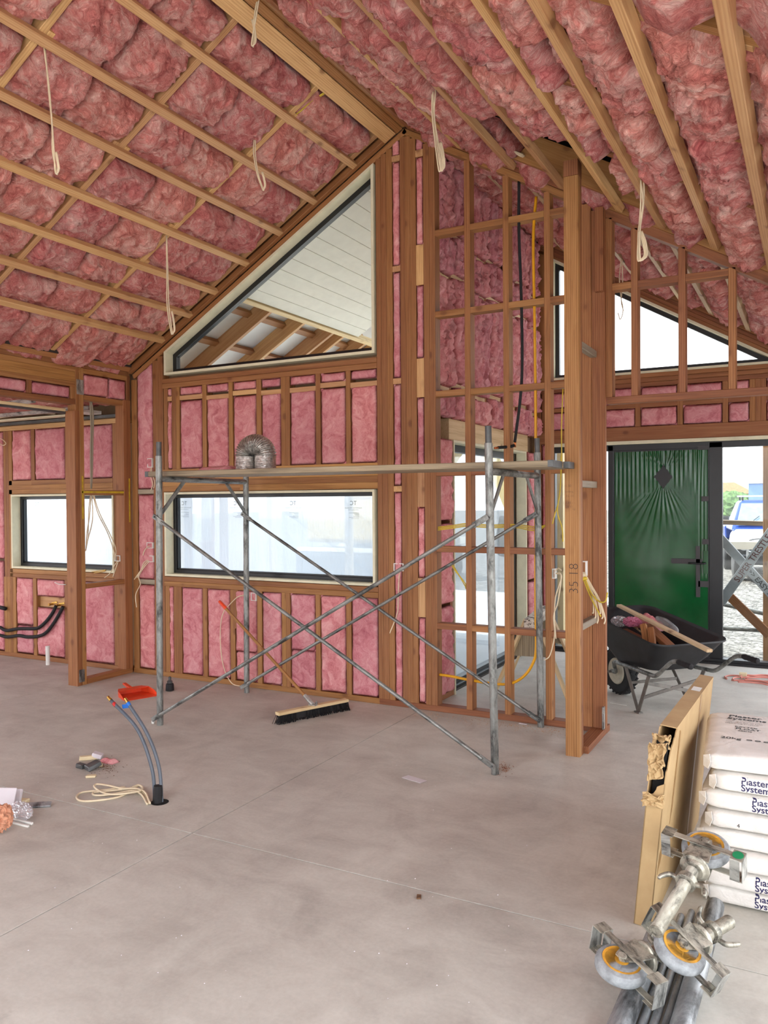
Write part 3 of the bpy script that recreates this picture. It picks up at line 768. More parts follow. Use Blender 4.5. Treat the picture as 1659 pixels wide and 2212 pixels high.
for k in range(3): rake('top_plate', -2.6, XR, .0 + k * .036, .035, YD, YD + .09, wd, 'timber_red')
rake('edge_batten', -2.6, XR, -.05, .05, YD - .05, YD, wd, 'timber_red')
box('stud', (XS, -2.462), (YD, YD + .09), (2.868, 4.25), wd, 'timber_red')
prism('sheathing', [(XS - .13, 2.2), (1.0, 2.2), (1.0, 2.868), (XS - .13, 2.868)], 'y', YD + .092, YD + .12, wd, 'sheathing')
prism('sheathing', [CW[2], CW[1], (1.4, 2.868), (1.4, 3.0), (CW[2][0], CW[2][1] + .5)], 'y', YD + .092, YD + .12, wd, 'sheathing')
prism('sheathing', [(XS - .13, -.1), (XD0, -.1), (XD0, 2.2), (XS - .13, 2.2)], 'y', YD + .092, YD + .12, wd, 'sheathing')
prism('sheathing', [(XD1, -.1), (1, -.1), (1, 2.2), (XD1, 2.2)], 'y', YD + .092, YD + .12, wd, 'sheathing')
prism('sheathing', [(XS - .13, 2.868), (-2.46, 2.868), (-2.46, 4.7), (XS - .13, 4.7)], 'y', YD + .092, YD + .12, wd, 'sheathing')
# door unit
plain('green_film', (14, 78, 38), .14, var=.12, scale=3)
dr = thing('door_1', 'black-framed entry door wrapped in crumpled green protective film', 'door', (-1.36, YD, 0), kind=ST)
yf0, yf1 = YD + .02, YD + .10
xm = [XD0, bx(1313, 1200, YD), bx(1324, 1200, YD), bx(1532, 1200, YD), bx(1560, 1200, YD), XD1]
for a, b in ((XD0, XD0 + .04), (xm[1], xm[2]), (xm[3], xm[4]), (XD1 - .04, XD1)): box('jamb', (a, b), (yf0, yf1), (0, 2.15), dr, 'black_aluminium', .002)
box('head', (XD0, XD1), (yf0, yf1), (2.10, 2.158), dr, 'black_aluminium', .002); box('sill', (XD0, XD1), (yf0 - .03, yf1), (0, .05), dr, 'black_aluminium', .002)
box('sill_lip', (XD0, XD1), (yf0 - .06, yf0 - .03), (0, .022), dr, 'black_aluminium', .002)
for a, b in ((XD0 + .04, xm[1]), (xm[4], XD1 - .04)): box('pane', (a, b), (YD + .05, YD + .056), (.05, 2.10), dr, 'dimming_glass', .0005)
leaf = box('door_leaf', (xm[2] + .003, xm[3] - .003), (YD + .03, YD + .07), (.05, 2.10), dr, 'black_aluminium', .002)
# wrinkled film over the leaf, torn open near the top
nx, nz = 120, 150; lw, lh = xm[3] - xm[2] - .03, 2.02
gx, gz = np.meshgrid(np.linspace(0, lw, nx + 1), np.linspace(0, lh, nz + 1), indexing='ij'); gx = gx.ravel(); gz = gz.ravel()
tcx, tcz = on_y(1432, 1030, YD).x - xm[2] - .015, on_y(1432, 1030, YD).z - .065
dx, dz = gx - tcx, gz - tcz; rr = np.hypot(dx, dz) + 1e-6; an = np.arctan2(dz, dx)
fan = np.exp(-np.abs(rr - .16) / .14) * np.abs(np.sin(an)) ** 5 * 1.3
topw = np.clip((gz - 1.45) / .55, 0, 1) ** 2
yy = .0035 * np.sin(an * 46 + 3 * pnoise(np.stack([gx * 4, gz * 2, gx * 0], 1))) * fan
yy += .004 * np.sin(gx * 150 + 3 * pnoise(np.stack([gx * 5, gz * .6, gx * 0 + 4], 1))) * topw * (.35 + .65 * (pnoise(np.stack([gx * 6, gz * 0, gx * 0 + 9], 1)) > -.05))
yy += .0035 * np.sin((gx - lw) * 190) * np.clip((gx - lw + .1) / .1, 0, 1) * np.clip((gz - .75) / .2, 0, 1)
yy += .0015 * pnoise(np.stack([gx * 5, gz * 2, gx * 0 + 1], 1))
V = np.stack([xm[2] + .015 + gx, YD + .024 - yy, .065 + gz], 1)
hole = (np.abs(dx) / .10 + np.abs(dz) / .13 + .18 * pnoise(np.stack([gx * 30, gz * 30, gx * 0], 1))) < 1
fc = []
for i in range(nx):
    for j in range(nz):
        q = (i * (nz + 1) + j, (i + 1) * (nz + 1) + j, (i + 1) * (nz + 1) + j + 1, i * (nz + 1) + j + 1)
        if not hole[list(q)].all(): fc.append(q)
put('green_film', mesh('green_film', V, fc, True), dr, 'green_film')
hxy = on_y(1495, 1216, YD)
plain('grey_tape', (58, 56, 58), .5, var=.1)
for (x0, x1, y0, y1) in ((1503, 1512, 1180, 1290), (1450, 1516, 1208, 1217), (1508, 1531, 1256, 1268), (1507, 1531, 962, 972), (1515, 1531, 1072, 1083), (1517, 1531, 1165, 1176), (1512, 1531, 1412, 1423)):
    A, B = on_y(x0, y1, YD), on_y(x1, y0, YD); box('tape', (A.x, B.x), (YD + .012, YD + .0195), (A.z, B.z), dr, 'grey_tape', .0005)
hd = tube('handle', [(hxy.x + .12, YD + .02, hxy.z), (hxy.x + .12, YD - .04, hxy.z), (hxy.x + .10, YD - .05, hxy.z), (hxy.x - .03, YD - .05, hxy.z)], .009, dr, 'black_aluminium', 8, 4)
box('handle_plate', (hxy.x + .10, hxy.x + .145), (YD + .005, YD + .02), (hxy.z - .1, hxy.z + .12), dr, 'green_film', .004)

# ---- ceiling
ce = thing('ceiling', 'steep raked ceiling of timber battens over pink insulation', 'ceiling', kind=ST)
C30, SN = math.cos(math.pi / 6), .5
LB = [-3.18, -3.55, -3.89, -4.24, -4.58, -4.87, -5.20]
RB = [-2.30, -1.905, -1.545, -1.155, -.885, -.56, -.235, .1, .45, .8]
for x in LB: bar('batten', (x - .01125, -1.2, ceil_z(x) + .0195), (x - .01125, 5.485, ceil_z(x) + .0195), .052, .045, ce, 'timber_pine', (-.5, 0, .866))
for x in RB:
    y1_ = {-2.30: 5.5, -1.905: 5.5, -1.545: 5.5, -1.155: 5.5}.get(x, 5.5)
    bar('batten', (x + .01125, -1.2, ceil_z(x) + .0195), (x + .01125, y1_, ceil_z(x) + .0195), .052, .045, ce, 'timber_pine', (.5, 0, .866))
    bar('batten', (x + .02, 5.66, ceil_z(x) + .0195), (x + .02, 8.34, ceil_z(x) + .0195), .052, .045, ce, 'timber_pale', (.5, 0, .866))
# ridge
bar('ridge_board', (-2.885, -1.2, 4.405), (-2.885, 5.50, 4.405), .11, .04, ce, 'timber_pine', (-.5, 0, .866))
bar('ridge_beam', (-2.77, -1.2, 4.52), (-2.77, 5.50, 4.52), .09, .14, ce, 'timber_fir'); bar('ridge_board', (-2.80, -1.2, 4.440), (-2.80, 5.50, 4.440), .055, .03, ce, 'timber_fir', (-.5, 0, .866))
bar('ridge_board', (-2.69, -1.2, 4.437), (-2.69, 5.50, 4.437), .06, .045, ce, 'timber_red', (.5, 0, .866)); bar('ridge_beam', (-2.74, 5.66, 4.52), (-2.74, 8.36, 4.52), .09, .14, ce, 'timber_pale')
LR = [-1.17, -.57, .30, 1.16, 2.02, 2.885, 3.745, 4.61, 5.44]
RR = [-1.17, -.5, .4, 1.3, 1.95, 2.75, 3.62, 4.49, 5.40, 6.2, 7.1, 8.0]
def slope(side):  # unit vector down the slope, upward normal
    return Vector((side * C30, 0, -SN)), Vector((side * SN, 0, C30))
for side, Ys, xe in ((-1, LR, -5.75), (1, RR, 1.45)):
    d, n = slope(side)
    for y in Ys:
        a = Vector((RIDGE_X, y, RIDGE_Z)) + n * (.046 + .095) + d * .06; L = abs(xe - RIDGE_X) / C30
        bar('rafter', a, a + d * (L - .06), .045, .19, ce, 'timber_pine' if side < 0 else 'timber_fir', tuple(n))
        if 2.2 < y < 5.3:
            for k, x in enumerate(LB if side < 0 else RB[:7]):
                if (k + int(y * 3)) % 4 == 3: continue
                for sg in (-1, 1):
                    if random.random() < .35: continue
                    c = Vector((x, y + sg * .045, ceil_z(x))) + n * (.047 + .03); u = random.uniform(.03, .055)
                    bar('packer', c - d * u, c + d * u, .042, .06, ce, 'timber_pine', tuple(n))
    # roof deck above everything
    y_end = 5.70 if side < 0 else 8.95
    o = Vector((RIDGE_X, 0, RIDGE_Z)) + n * .30 - d * .16; L = abs((xe + side * .15) - RIDGE_X) / C30 + .16
    v = [o + Vector((0, -1.3, 0)), o + Vector((0, y_end, 0)), o + d * L + Vector((0, y_end, 0)), o + d * L + Vector((0, -1.3, 0))]
    v += [q + n * .04 for q in v]
    put('roof_deck', mesh('roof_deck', v, [(0, 1, 2, 3), (7, 6, 5, 4), (0, 4, 5, 1), (1, 5, 6, 2), (2, 6, 7, 3), (3, 7, 4, 0)]), ce, 'roof_underlay')
    # insulation
    bs = [abs(x - RIDGE_X) / C30 for x in (LB if side < 0 else RB)] + [0.0]
    def sag(s0, strong):
        B = np.array(bs)
        def fn(a, b):
            dist = np.min(np.abs((s0 + a)[:, None] - B[None, :]), 1)
            t = np.clip((dist - .028) / .11, 0, 1); t = t * t * (3 - 2 * t)
            return strong * t - .02 * (1 - t)
        return fn
    Ltot = (abs(xe - RIDGE_X) - .05) / C30
    YY = Ys if side < 0 else Ys + [8.33]
    for y0_, y1_ in zip(YY[:-1], YY[1:]):
        near = y0_ < 2.0
        w = (y1_ - y0_ - .05); halves = 1 if near else 2
        for h in range(halves):
            s0 = .21 if side < 0 else .15; first = True
            while s0 < Ltot - .1:
                L = min(1.16 if not (first and h and not near) else .75, Ltot - s0); first = False
                ww = w / halves
                if side > 0 and y0_ > 4.3 and y1_ < 5.6:                                      # bare cavity beside the nib
                    xa = RIDGE_X + s0 * C30; xb = RIDGE_X + (s0 + L) * C30
                    lo, hi = -1.93 + .1 * h, -1.02
                    if xb > lo and xa < hi:
                        if xa < lo - .08:
                            L2 = (lo - xa) / C30
                            if h == 0 or True:
                                batt(ce, Vector((RIDGE_X, y0_ + .025 + h * ww, RIDGE_Z)) + d * s0 + n * .046, d, (0, 1, 0), -n, L2, ww, depth=.10, amp=.05, res=.016, bulge=0, freq=7, mat='insulation_ceiling', edge=.05, ridge=.55, sagv=sag(s0, .055))
                        if xb > hi + .08:
                            s2 = (hi - RIDGE_X) / C30
                            batt(ce, Vector((RIDGE_X, y0_ + .025 + h * ww, RIDGE_Z)) + d * s2 + n * .046, d, (0, 1, 0), -n, s0 + L - s2, ww, depth=.10, amp=.05, res=.016, bulge=0, freq=7, mat='insulation_ceiling', edge=.05, ridge=.55, sagv=sag(s2, .055))
                        s0 += L; continue
                entry = side > 0 and y0_ > 5.5
                org = Vector((RIDGE_X, y0_ + .025 + h * ww, RIDGE_Z)) + d * s0 + n * .046
                batt(ce, org, d, (0, 1, 0), -n, L - .004, ww - .003, depth=.10, amp=.045 if side < 0 else .055, res=.1 if near else (.022 if entry else .0135), bulge=0, freq=7 if side < 0 else 6.5,
                     mat='insulation_ceiling', edge=.068, ridge=.55, stretch=(1, 1) if side < 0 else (1.5, .8), sagv=sag(s0, (.035 if side < 0 else .055) + random.uniform(-.012, .012)))
                s0 += L

# ---- unseen walls that close the room and let the daylight in
wr = thing('wall_right', 'timber framed wall with a wide door opening beside the camera', 'wall', kind=ST)
box('panel', (XR, XR + .12), (4.7, 5.75), (0, 2.35), wr, 'insulation_wall'); box('panel', (XR, XR + .12), (8.2, 8.45), (0, 2.35), wr, 'insulation_wall')
box('panel', (XR, XR + .12), (5.75, 8.2), (2.15, 2.35), wr, 'insulation_wall'); portal((XR + .14, 6.97, 1.07), (0, math.radians(90), 0), 2.15, 2.45)  # unseen entry opening added to brighten the side wall and floor
box('lintel', (XR, XR + .12), (-1.2, 4.7), (2.15, 2.35), wr, 'timber_fir'); box('post', (XR, XR + .12), (-1.2, -1.0), (0, 2.15), wr, 'timber_fir')
wf = thing('wall_front', 'unseen gable end behind the camera, part open and part closed to steer the daylight', 'wall', kind=ST)
prism('panel', [(-5.8, 0), (-3.4, 0), (-3.4, ceil_z(-3.4)), (-5.8, 2.75)], 'y', -1.2, -1.1, wf, 'insulation_wall'); box('post', (-9.6, -9.45), (-1.2, -1.08), (0, 2.8), wf, 'timber_fir')  # unseen panel closes the left part so daylight comes from the right
portal((XR + .14, 1.8, 1.07), (0, math.radians(90), 0), 2.15, 5.8)
portal((-1.1, -1.32, 2.2), (math.radians(90), 0, 0), 4.5, 4.4)
portal((-1.0, YD + .16, 1.08), (math.radians(-90), 0, 0), 2.9, 2.1)
portal((-1.3, YD + .16, 3.5), (math.radians(-90), 0, 0), 2.4, 1.3)

# =================================================================== OUTSIDE
# ---- covered patio behind the gable window
pt = thing('patio_roof', 'covered patio roof with white soffit boards and bare rafters behind the gable window', 'patio roof', (-4.2, 7.2, 3.2), kind=ST)
dL, nL = slope(-1)
s0 = .0; sEnd = abs(-4.59 - RIDGE_X) / C30
while s0 < sEnd - .02:
    w = min(.152, sEnd - s0); a = Vector((RIDGE_X, 5.68, RIDGE_Z)) + dL * (s0 + w / 2) + nL * .11
    bar('soffit_board', a, a + Vector((0, 2.36, 0)), w - .003, .02, pt, 'soffit_white', tuple(nL), .002); s0 += .152
tr = Vector((-4.62, 5.68, ceil_z(-4.62))) + nL * .13
bar('trimmer', tr, tr + Vector((0, 3.6, 0)), .05, .09, pt, 'timber_pale', tuple(nL))
for y in [5.80] + [on_ceil(px, py, .15).y for px, py in ((611, 650), (680, 678), (740, 702), (762, 710))] + [8.35, 8.75, 9.2]:
    a = Vector((-4.64, y, ceil_z(-4.64))) + nL * .20
    bar('rafter', a, a + dL * 1.35, .045, .16, pt, 'timber_pine', tuple(nL))
for k in range(2):
    a = Vector((-4.85 - .42 * k, 5.68, ceil_z(-4.85 - .42 * k))) + nL * .25
    bar('purlin', a, a + Vector((0, 3.6, 0)), .07, .045, pt, 'timber_fir', tuple(nL))
plain('foil_underlay', (224, 226, 226), .6, var=.05, scale=3)
def slab(name, o, u, v, t, parent, mat):
    u, v = Vector(u), Vector(v); n = u.cross(v).normalized() * t; o = Vector(o)
    V = [o, o + u, o + u + v, o + v]; V += [q + n for q in V]
    return put(name, mesh(name, V, [(3, 2, 1, 0), (4, 5, 6, 7), (0, 1, 5, 4), (1, 2, 6, 5), (2, 3, 7, 6), (3, 0, 4, 7)]), parent, mat)
o = Vector((RIDGE_X, 5.66, RIDGE_Z)) + nL * .31
slab('roof_sheet', o - dL * .1, dL * 3.75, (0, 3.7, 0), .03, pt, 'foil_underlay')
slab('roof_sheet', (-9.6, 5.66, 2.95), (3.75, 0, 0), (0, 3.7, 0), .03, pt, 'foil_underlay')
# frame of the patio side wall under the eave
pw = thing('patio_frame', 'bare timber wall frame under the low edge of the patio roof', 'wall frame', (-5.75, 6.3, -.22), kind=ST)
for i, x in enumerate((-6.6, -6.2, -5.86, -5.62, -5.56, -5.38)): box('stud', (x, x + .045), (6.45, 6.54), (-.22, 2.86), pw, 'timber_pale' if i % 2 else 'timber_pine')
box('top_plate', (-6.7, -5.3), (6.44, 6.54), (2.865, 2.94), pw, 'timber_pale')
plain('blue_wrap', (70, 140, 214), .5, var=.1)
box('wrap_panel', (-5.33, -4.9), (6.50, 6.53), (2.0, 2.92), pw, 'blue_wrap')
pf = thing('patio_screen', 'posts, beam and panel added to limit the patio daylight, with a pale deck', 'wall', (-6, 9.3, -.22), kind=ST)  # added posts, beam and panel hem in the patio daylight
plain('pale_sheet', (196, 200, 204), .7, var=.06)
box('beam', (-9.6, XS - .2), (9.3, 9.39), (2.55, 2.8), pf, 'timber_fir')
for x in (-8.6, -6.9, -5.6, -4.2): box('post', (x, x + .09), (9.3, 9.39), (-.22, 2.55), pf, 'timber_pale')
box('panel', (XS - .2, XS - .17), (8.5, 9.36), (-.22, 4.6), pf, 'pale_sheet')
box('deck', (-9.6, XS - .2), (5.66, 9.3), (-.21, -.06), pf, 'bounce_concrete')  # kept pale to bounce daylight up to the soffit

# =================================================================== OBJECTS
# ---- scaffold
scf = thing('scaffold_tower', 'galvanised tube scaffold with crossed braces in front of the wide window', 'scaffold', (-2.9, 4.9, 0))
LEG = {'FL': (Vector((-4.150, 4.302, 0)), Vector((-4.134, 4.302, 0))), 'BL': (Vector((-4.203, 5.371, 0)), Vector((-4.190, 5.371, 0))),
       'FR': (Vector((-1.645, 4.417, 0)), Vector((-1.676, 4.417, 0))), 'BR': (Vector((-1.700, 5.485, 0)), Vector((-1.718, 5.485, 0)))}
def leg_at(k, z):
    a, b = LEG[k]; p = a.lerp(b, z / 2.0); p.z = z; return p
ZTR = 1.80
for k in LEG:
    lo, hi = leg_at(k, 0), leg_at(k, 1.935)
    if k == 'BL': hi = leg_at(k, 1.82)
    lg = pipe('leg', lo, hi, .0235, scf, 'galvanised')
    if k != 'BL':
        pipe('spigot', leg_at(k, 1.935), leg_at(k, 2.035), .019, lg, 'steel_dark')
    for z in (.06, 1.50):
        p = leg_at(k, z); q = p + Vector((.0, -.03 if k[0] == 'F' else -.03, 0))
        lathe('brace_stud', [(.009, 0), (.009, .012), (.006, .013), (.006, .04)], p + Vector((0, -.018, 0)), p + Vector((0, -.06, 0)), lg, 'steel_dark', 10)
for a, b in (('FL', 'BL'), ('FR', 'BR')):
    pa, pb = leg_at(a, ZTR - .03), leg_at(b, ZTR - .03)
    pipe('transom', pa, pb, .021, scf, 'galvanised')
    dv = (pb - pa).normalized(); Ld = (pb - pa).length
    bar('knee_brace', leg_at(a, 1.52) + dv * .02, pa + dv * Ld * .27, .03, .012, scf, 'galvanised', (1, 0, 0))
    bar('knee_brace', leg_at(b, 1.52) - dv * .02, pb - dv * Ld * .27, .03, .012, scf, 'galvanised', (1, 0, 0))
def brace(a, b):
    a, b = Vector(a), Vector(b); dv = (b - a).normalized()
    n = pipe('cross_brace', a + dv * .07, b - dv * .07, .0125, scf, 'galvanised', seg=14)
    for p, q in ((a, a + dv * .09), (b, b - dv * .09)):
        bar('flattened_end', p - (q - p).normalized() * .015, q, .008, .034, n, 'galvanised', (0, 0, 1), .003)
of = Vector((0, -.045, 0))
brace(leg_at('FL', 1.5) + of, leg_at('FR', .06) + of); brace(leg_at('FL', .06) + of * 1.5, leg_at('FR', 1.5) + of * 1.5)
brace(leg_at('BL', 1.5) + of, leg_at('BR', .06) + of); brace(leg_at('BL', .06) + of * 1.5, leg_at('BR', 1.5) + of * 1.5)
# planks
pd = (LEG['FR'][1] - LEG['FL'][1]); pd.z = 0; pd.normalize(); pn = Vector((-pd.y, pd.x, 0))
pA = Vector((-4.36, 4.33, 0)) ; pB = pA + pd * ((-1.325 + 4.36) / pd.x)
def plank(off, w, a0, b0, z, label):
    t = thing('scaffold_plank', label, 'plank', tuple(pA + pd * a0 + pn * (off + w / 2) + Vector((0, 0, z))), group='scaffold planks')
    c = pn * (off + w / 2) + Vector((0, 0, z + .019))
    bar('board', pA + pd * a0 + c, pB + pd * b0 + c, w, .038, t, 'timber_weathered', (0, 0, 1), .004)
    for p, dd in ((pA + pd * a0, 1), (pB + pd * b0, -1)):
        bar('end_band', p + c - pd * dd * .001, p + c + pd * dd * .03, w + .002, .040, t, 'steel_dark', (0, 0, 1), .001)
    return t
plank(.065, .225, 0, 0, ZTR - .009 + .002, 'weathered front plank across the scaffold, nearer the camera')
plank(.31, .225, .25, .035, ZTR - .009 + .002, 'weathered rear plank across the scaffold, nearer the wall')
ZP = ZTR - .009 + .002 + .038
# ---- foil duct
s = N('foil'); v = s.coords((1, 1, 1)); f = s.noise(v, 45, 4, .6)
s.bsdf(s.ramp(f, [(.3, (150, 146, 140)), (.7, (232, 230, 226))]), .34, .9, bump=f, bstr=.6, bdist=.01)
dc = pA + pn * .24; t0 = (on_y(541, 1000, 4.55).x - dc.x) / pd.x; dc = dc + pd * t0
duct = thing('foil_duct', 'shiny ribbed flexible foil duct bent into an arch on the scaffold plank', 'duct', (dc.x, dc.y, ZP))
hw_, Rr = .078, .075
path = []; rads = []
def duct_pt(i, n):
    return i / n
nseg = 150
for i in range(61): path.append(Vector((-hw_, 0, .095 * i / 60)));
for i in range(1, 180): a = math.pi - math.pi * i / 180; path.append(Vector((hw_ * math.cos(a), 0, .095 + hw_ * math.sin(a))))
for i in range(61): path.append(Vector((hw_, 0, .095 - .095 * i / 60)))
for i in range(len(path)):
    arch = 60 < i < 240
    rads.append(Rr * (1 + ((.085 * math.sin(i * .8)) if arch else .012 * math.sin(i * .9))))
vv, ff = tube_vf(path, rads, 28, True)
fl_n = pnoise(np.array([[p.x * 60, p.y * 60, p.z * 60] for p in vv]))
vv = [Vector((p.x * (1 + .02 * fl_n[i]), p.y * (1 + .04 * fl_n[i]), max(0, p.z + .002 * fl_n[i]))) for i, p in enumerate(vv)]
rz = math.atan2(pd.y, pd.x) + .08
put('hose', mesh('hose', vv, ff, False), duct, 'foil', Matrix.Translation((dc.x, dc.y, ZP)) @ Matrix.Rotation(rz, 4, 'Z'))
of_ = batt(None, (dc.x - .50, dc.y - .05, ZP), (1, 0, 0), (0, 1, 0), (0, 0, 1), .30, .16, depth=.0, amp=.012, res=.012, bulge=.03, edge=.05, name='insulation_offcut')
tag(of_, 'thin pink insulation offcut lying on the plank beside the foil duct', 'insulation offcut')

# ---- broom
broom = thing('push_broom', 'wide push broom with black bristles and orange grip leaning on the wall', 'broom', (-3.29, 4.97, 0))
ha, hb = Vector((-3.405, 4.70, 0)), Vector((-3.165, 5.27, 0)); hd_ = (hb - ha).normalized(); hn = Vector((-hd_.y, hd_.x, 0))
hm = (ha + hb) / 2
hc = Vector((0, 0, .075))
bar('head', ha + hc, hb + hc, .055, .022, broom, 'timber_pale', (0, 0, 1), .004)
V, Fc = [], []
rb = random.Random(4)
for i in range(420):
    u = rb.uniform(.005, .995); w = rb.uniform(-.024, .024); p = ha.lerp(hb, u) + hn * w; p.z = .066
    fl_ = rb.uniform(-.012, .012) + (u - .5) * .035; q = p + hn * (w * .55) + hd_ * fl_; q.z = .001; r = .0022
    b0 = len(V)
    for c in (p, q):
        for k in range(3): V.append(c + hd_ * (r * math.cos(2.1 * k)) + hn * (r * math.sin(2.1 * k)))
    Fc += [(b0 + k, b0 + (k + 1) % 3, b0 + 3 + (k + 1) % 3, b0 + 3 + k) for k in range(3)]
br = put('bristles', mesh('bristles', V, Fc), broom, 'black_rubber'); br['kind'] = 'stuff'
bar('bristle_core', ha + Vector((0, 0, .040)) + hd_ * .012, hb + Vector((0, 0, .040)) - hd_ * .012, .032, .05, broom, 'black_rubber', (0, 0, 1), .004)
hs = hm + Vector((0, 0, .09)); ht = on_y(474, 1299, 5.39); hv = (ht - hs).normalized()
lathe('socket', [(.016, 0), (.018, .02), (.0165, .11), (.0155, .112)], hs, hs + hv * .11, broom, 'galvanised_pale', 16)
pipe('handle', hs + hv * .08, ht - hv * .11, .0125, broom, 'timber_fir', .004, 14)
lathe('grip', [(.0128, 0), (.015, .005), (.0145, .10), (.013, .118), (.008, .124)], ht - hv * .12, ht, broom, 'orange_plastic', 16)
box('clamp_plate', (hm.x - .03, hm.x + .03), (hm.y - .02, hm.y + .02), (.086, .094), broom, 'galvanised_pale', .002)
bo = hm + hd_ * .03 + Vector((0, 0, .094)); lathe('wing_nut', [(.010, 0), (.010, .008), (.005, .009), (.005, .02)], bo, bo + Vector((0, 0, .02)), broom, 'galvanised_pale', 8)

# ---- dustpan and brush
dp = thing('dustpan', 'bright orange plastic dustpan lying on the concrete beside the scaffold leg', 'dustpan', (-4.95, 4.84, 0))
A0 = Vector((-4.84, 4.82, 0)); ux = Vector((-.93, .37, 0)); uy = Vector((.37, .93, 0))     # mouth at A0, ux to the handle
V, Fc = [], []
def dpt(a, b, c): return A0 + ux * a + uy * b + Vector((0, 0, c))
prof = [(0, .145, .0), (.09, .14, .034), (.18, .13, .050), (.25, .10, .048)]
for (a, hw2, h) in prof:
    V += [dpt(a, -hw2, .002 + h), dpt(a, -hw2 * .97, .002), dpt(a, hw2 * .97, .002), dpt(a, hw2, .002 + h)]
for i in range(3):
    for k in range(3): Fc.append((4 * i + k, 4 * i + k + 1, 4 * i + k + 5, 4 * i + k + 4))
Fc.append((12, 13, 14, 15))
me = mesh('pan', V, Fc); pan = put('pan', me, dp, 'orange_plastic'); md = pan.modifiers.new('thick', 'SOLIDIFY'); md.thickness = .003
V = [dpt(.17, -.13, .050), dpt(.17, .13, .050), dpt(.252, .10, .051), dpt(.252, -.10, .051)]
hood = put('hood', mesh('hood', V, [(0, 1, 2, 3)]), dp, 'orange_plastic'); md = hood.modifiers.new('thick', 'SOLIDIFY'); md.thickness = .003
bar('handle', dpt(.24, 0, .046), dpt(.37, 0, .060), .032, .016, dp, 'orange_plastic', (0, 0, 1), .006)
bh = on_z(367, 1492); brush = thing('hand_brush', 'small black dust brush standing on the floor under the scaffold', 'brush', (bh.x, bh.y, 0))
lathe('bristle_block', [(.02, 0), (.036, .004), (.034, .05), (.030, .062), (.02, .066)], bh, bh + Vector((0, 0, .066)), brush, 'black_rubber', 14)
lathe('stock', [(.022, 0), (.024, .02), (.012, .03), (.013, .055), (.006, .06)], bh + Vector((0, 0, .062)), bh + Vector((0, 0, .13)), brush, 'steel_dark', 14)

# ---- water pipes rising from the slab
wp_ = thing('riser_pipes', 'pair of grey plastic water pipes curving up out of the slab', 'pipes', (-3.07, 3.19, 0))
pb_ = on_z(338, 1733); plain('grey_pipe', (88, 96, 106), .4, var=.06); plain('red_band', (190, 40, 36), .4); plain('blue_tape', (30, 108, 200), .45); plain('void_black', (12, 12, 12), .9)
for k, (mid1, mid2, tip, base) in enumerate((((328, 1660), (297, 1576), (240, 1513), (334, 1730)), ((343, 1655), (318, 1585), (276, 1518), (349, 1732)))):
    b0 = on_z(*base); P = [b0 + Vector((0, 0, -.03)), b0 + Vector((0, 0, .02))] + [on_y(*m, 3.19 + .02 * k) for m in (mid1, mid2, tip)]
    pp = tube('pipe', P, .0095, wp_, 'grey_pipe', 12, 8)
    dv = (P[-1] - P[-2]).normalized(); lathe('brass_end', [(.0105, 0), (.0105, .012), (.0085, .014), (.0085, .03)], P[-1], P[-1] + dv * .03, pp, 'brass', 14)
    q = P[-1] - dv * (.045 if k == 0 else .02)
    lathe('band', [(.0105, 0), (.0105, .022)], q, q + dv * .02, pp, 'red_band' if k == 0 else 'blue_tape', 14)
    if k == 1: bar('tape_tail', q, q + Vector((-.055, 0, -.012)), .002, .022, pp, 'blue_tape', (0, 0, 1), .0004)
V = []; cd = on_z(340, 1733)
lathe('sleeve', [(.026, 0), (.027, .03), (.025, .09), (.022, .11)], cd + Vector((0, 0, -.02)), cd + Vector((.005, 0, .10)), wp_, 'black_rubber', 9, False)
hr = on_z(345, 1733); lathe('hole_shade', [(.046, 0), (.048, .001), (.042, .0016)], hr, hr + Vector((0, 0, .002)), wp_, 'void_black', 18)  # flat black disc paints the shade down in the hole
# coil of cream cable tied beside them
def pxs_floor(pts, z=.006): return [on_z(x, y, z + .0) for x, y in pts]
coil = tubes('cable_coil', [pxs_floor([(322, 1735), (312, 1715), (290, 1707), (255, 1722), (200, 1730), (172, 1729), (166, 1720), (180, 1711), (230, 1706), (270, 1700)], .006),
     pxs_floor([(318, 1737), (305, 1716), (285, 1708), (240, 1716), (206, 1718), (202, 1712), (230, 1709), (285, 1703), (300, 1697), (306, 1705), (290, 1712)], .012),
     pxs_floor([(324, 1735), (314, 1712), (296, 1704), (262, 1703), (235, 1697), (210, 1694), (204, 1700), (222, 1712), (250, 1716), (300, 1709), (308, 1701), (298, 1696), (280, 1703)], .018)], .0056, None, 'cream_cable', 7, 8)
tag(coil, 'loosely tied coil of cream cable on the floor beside the water pipes', 'cable')
stub = pipe('waste_pipe', on_z(104, 1436), on_z(104, 1436) + Vector((-.005, 0, .185)), .021, None, 'white_plastic', .018); tag(stub, 'short white waste pipe standing out of the kitchen slab', 'pipe')

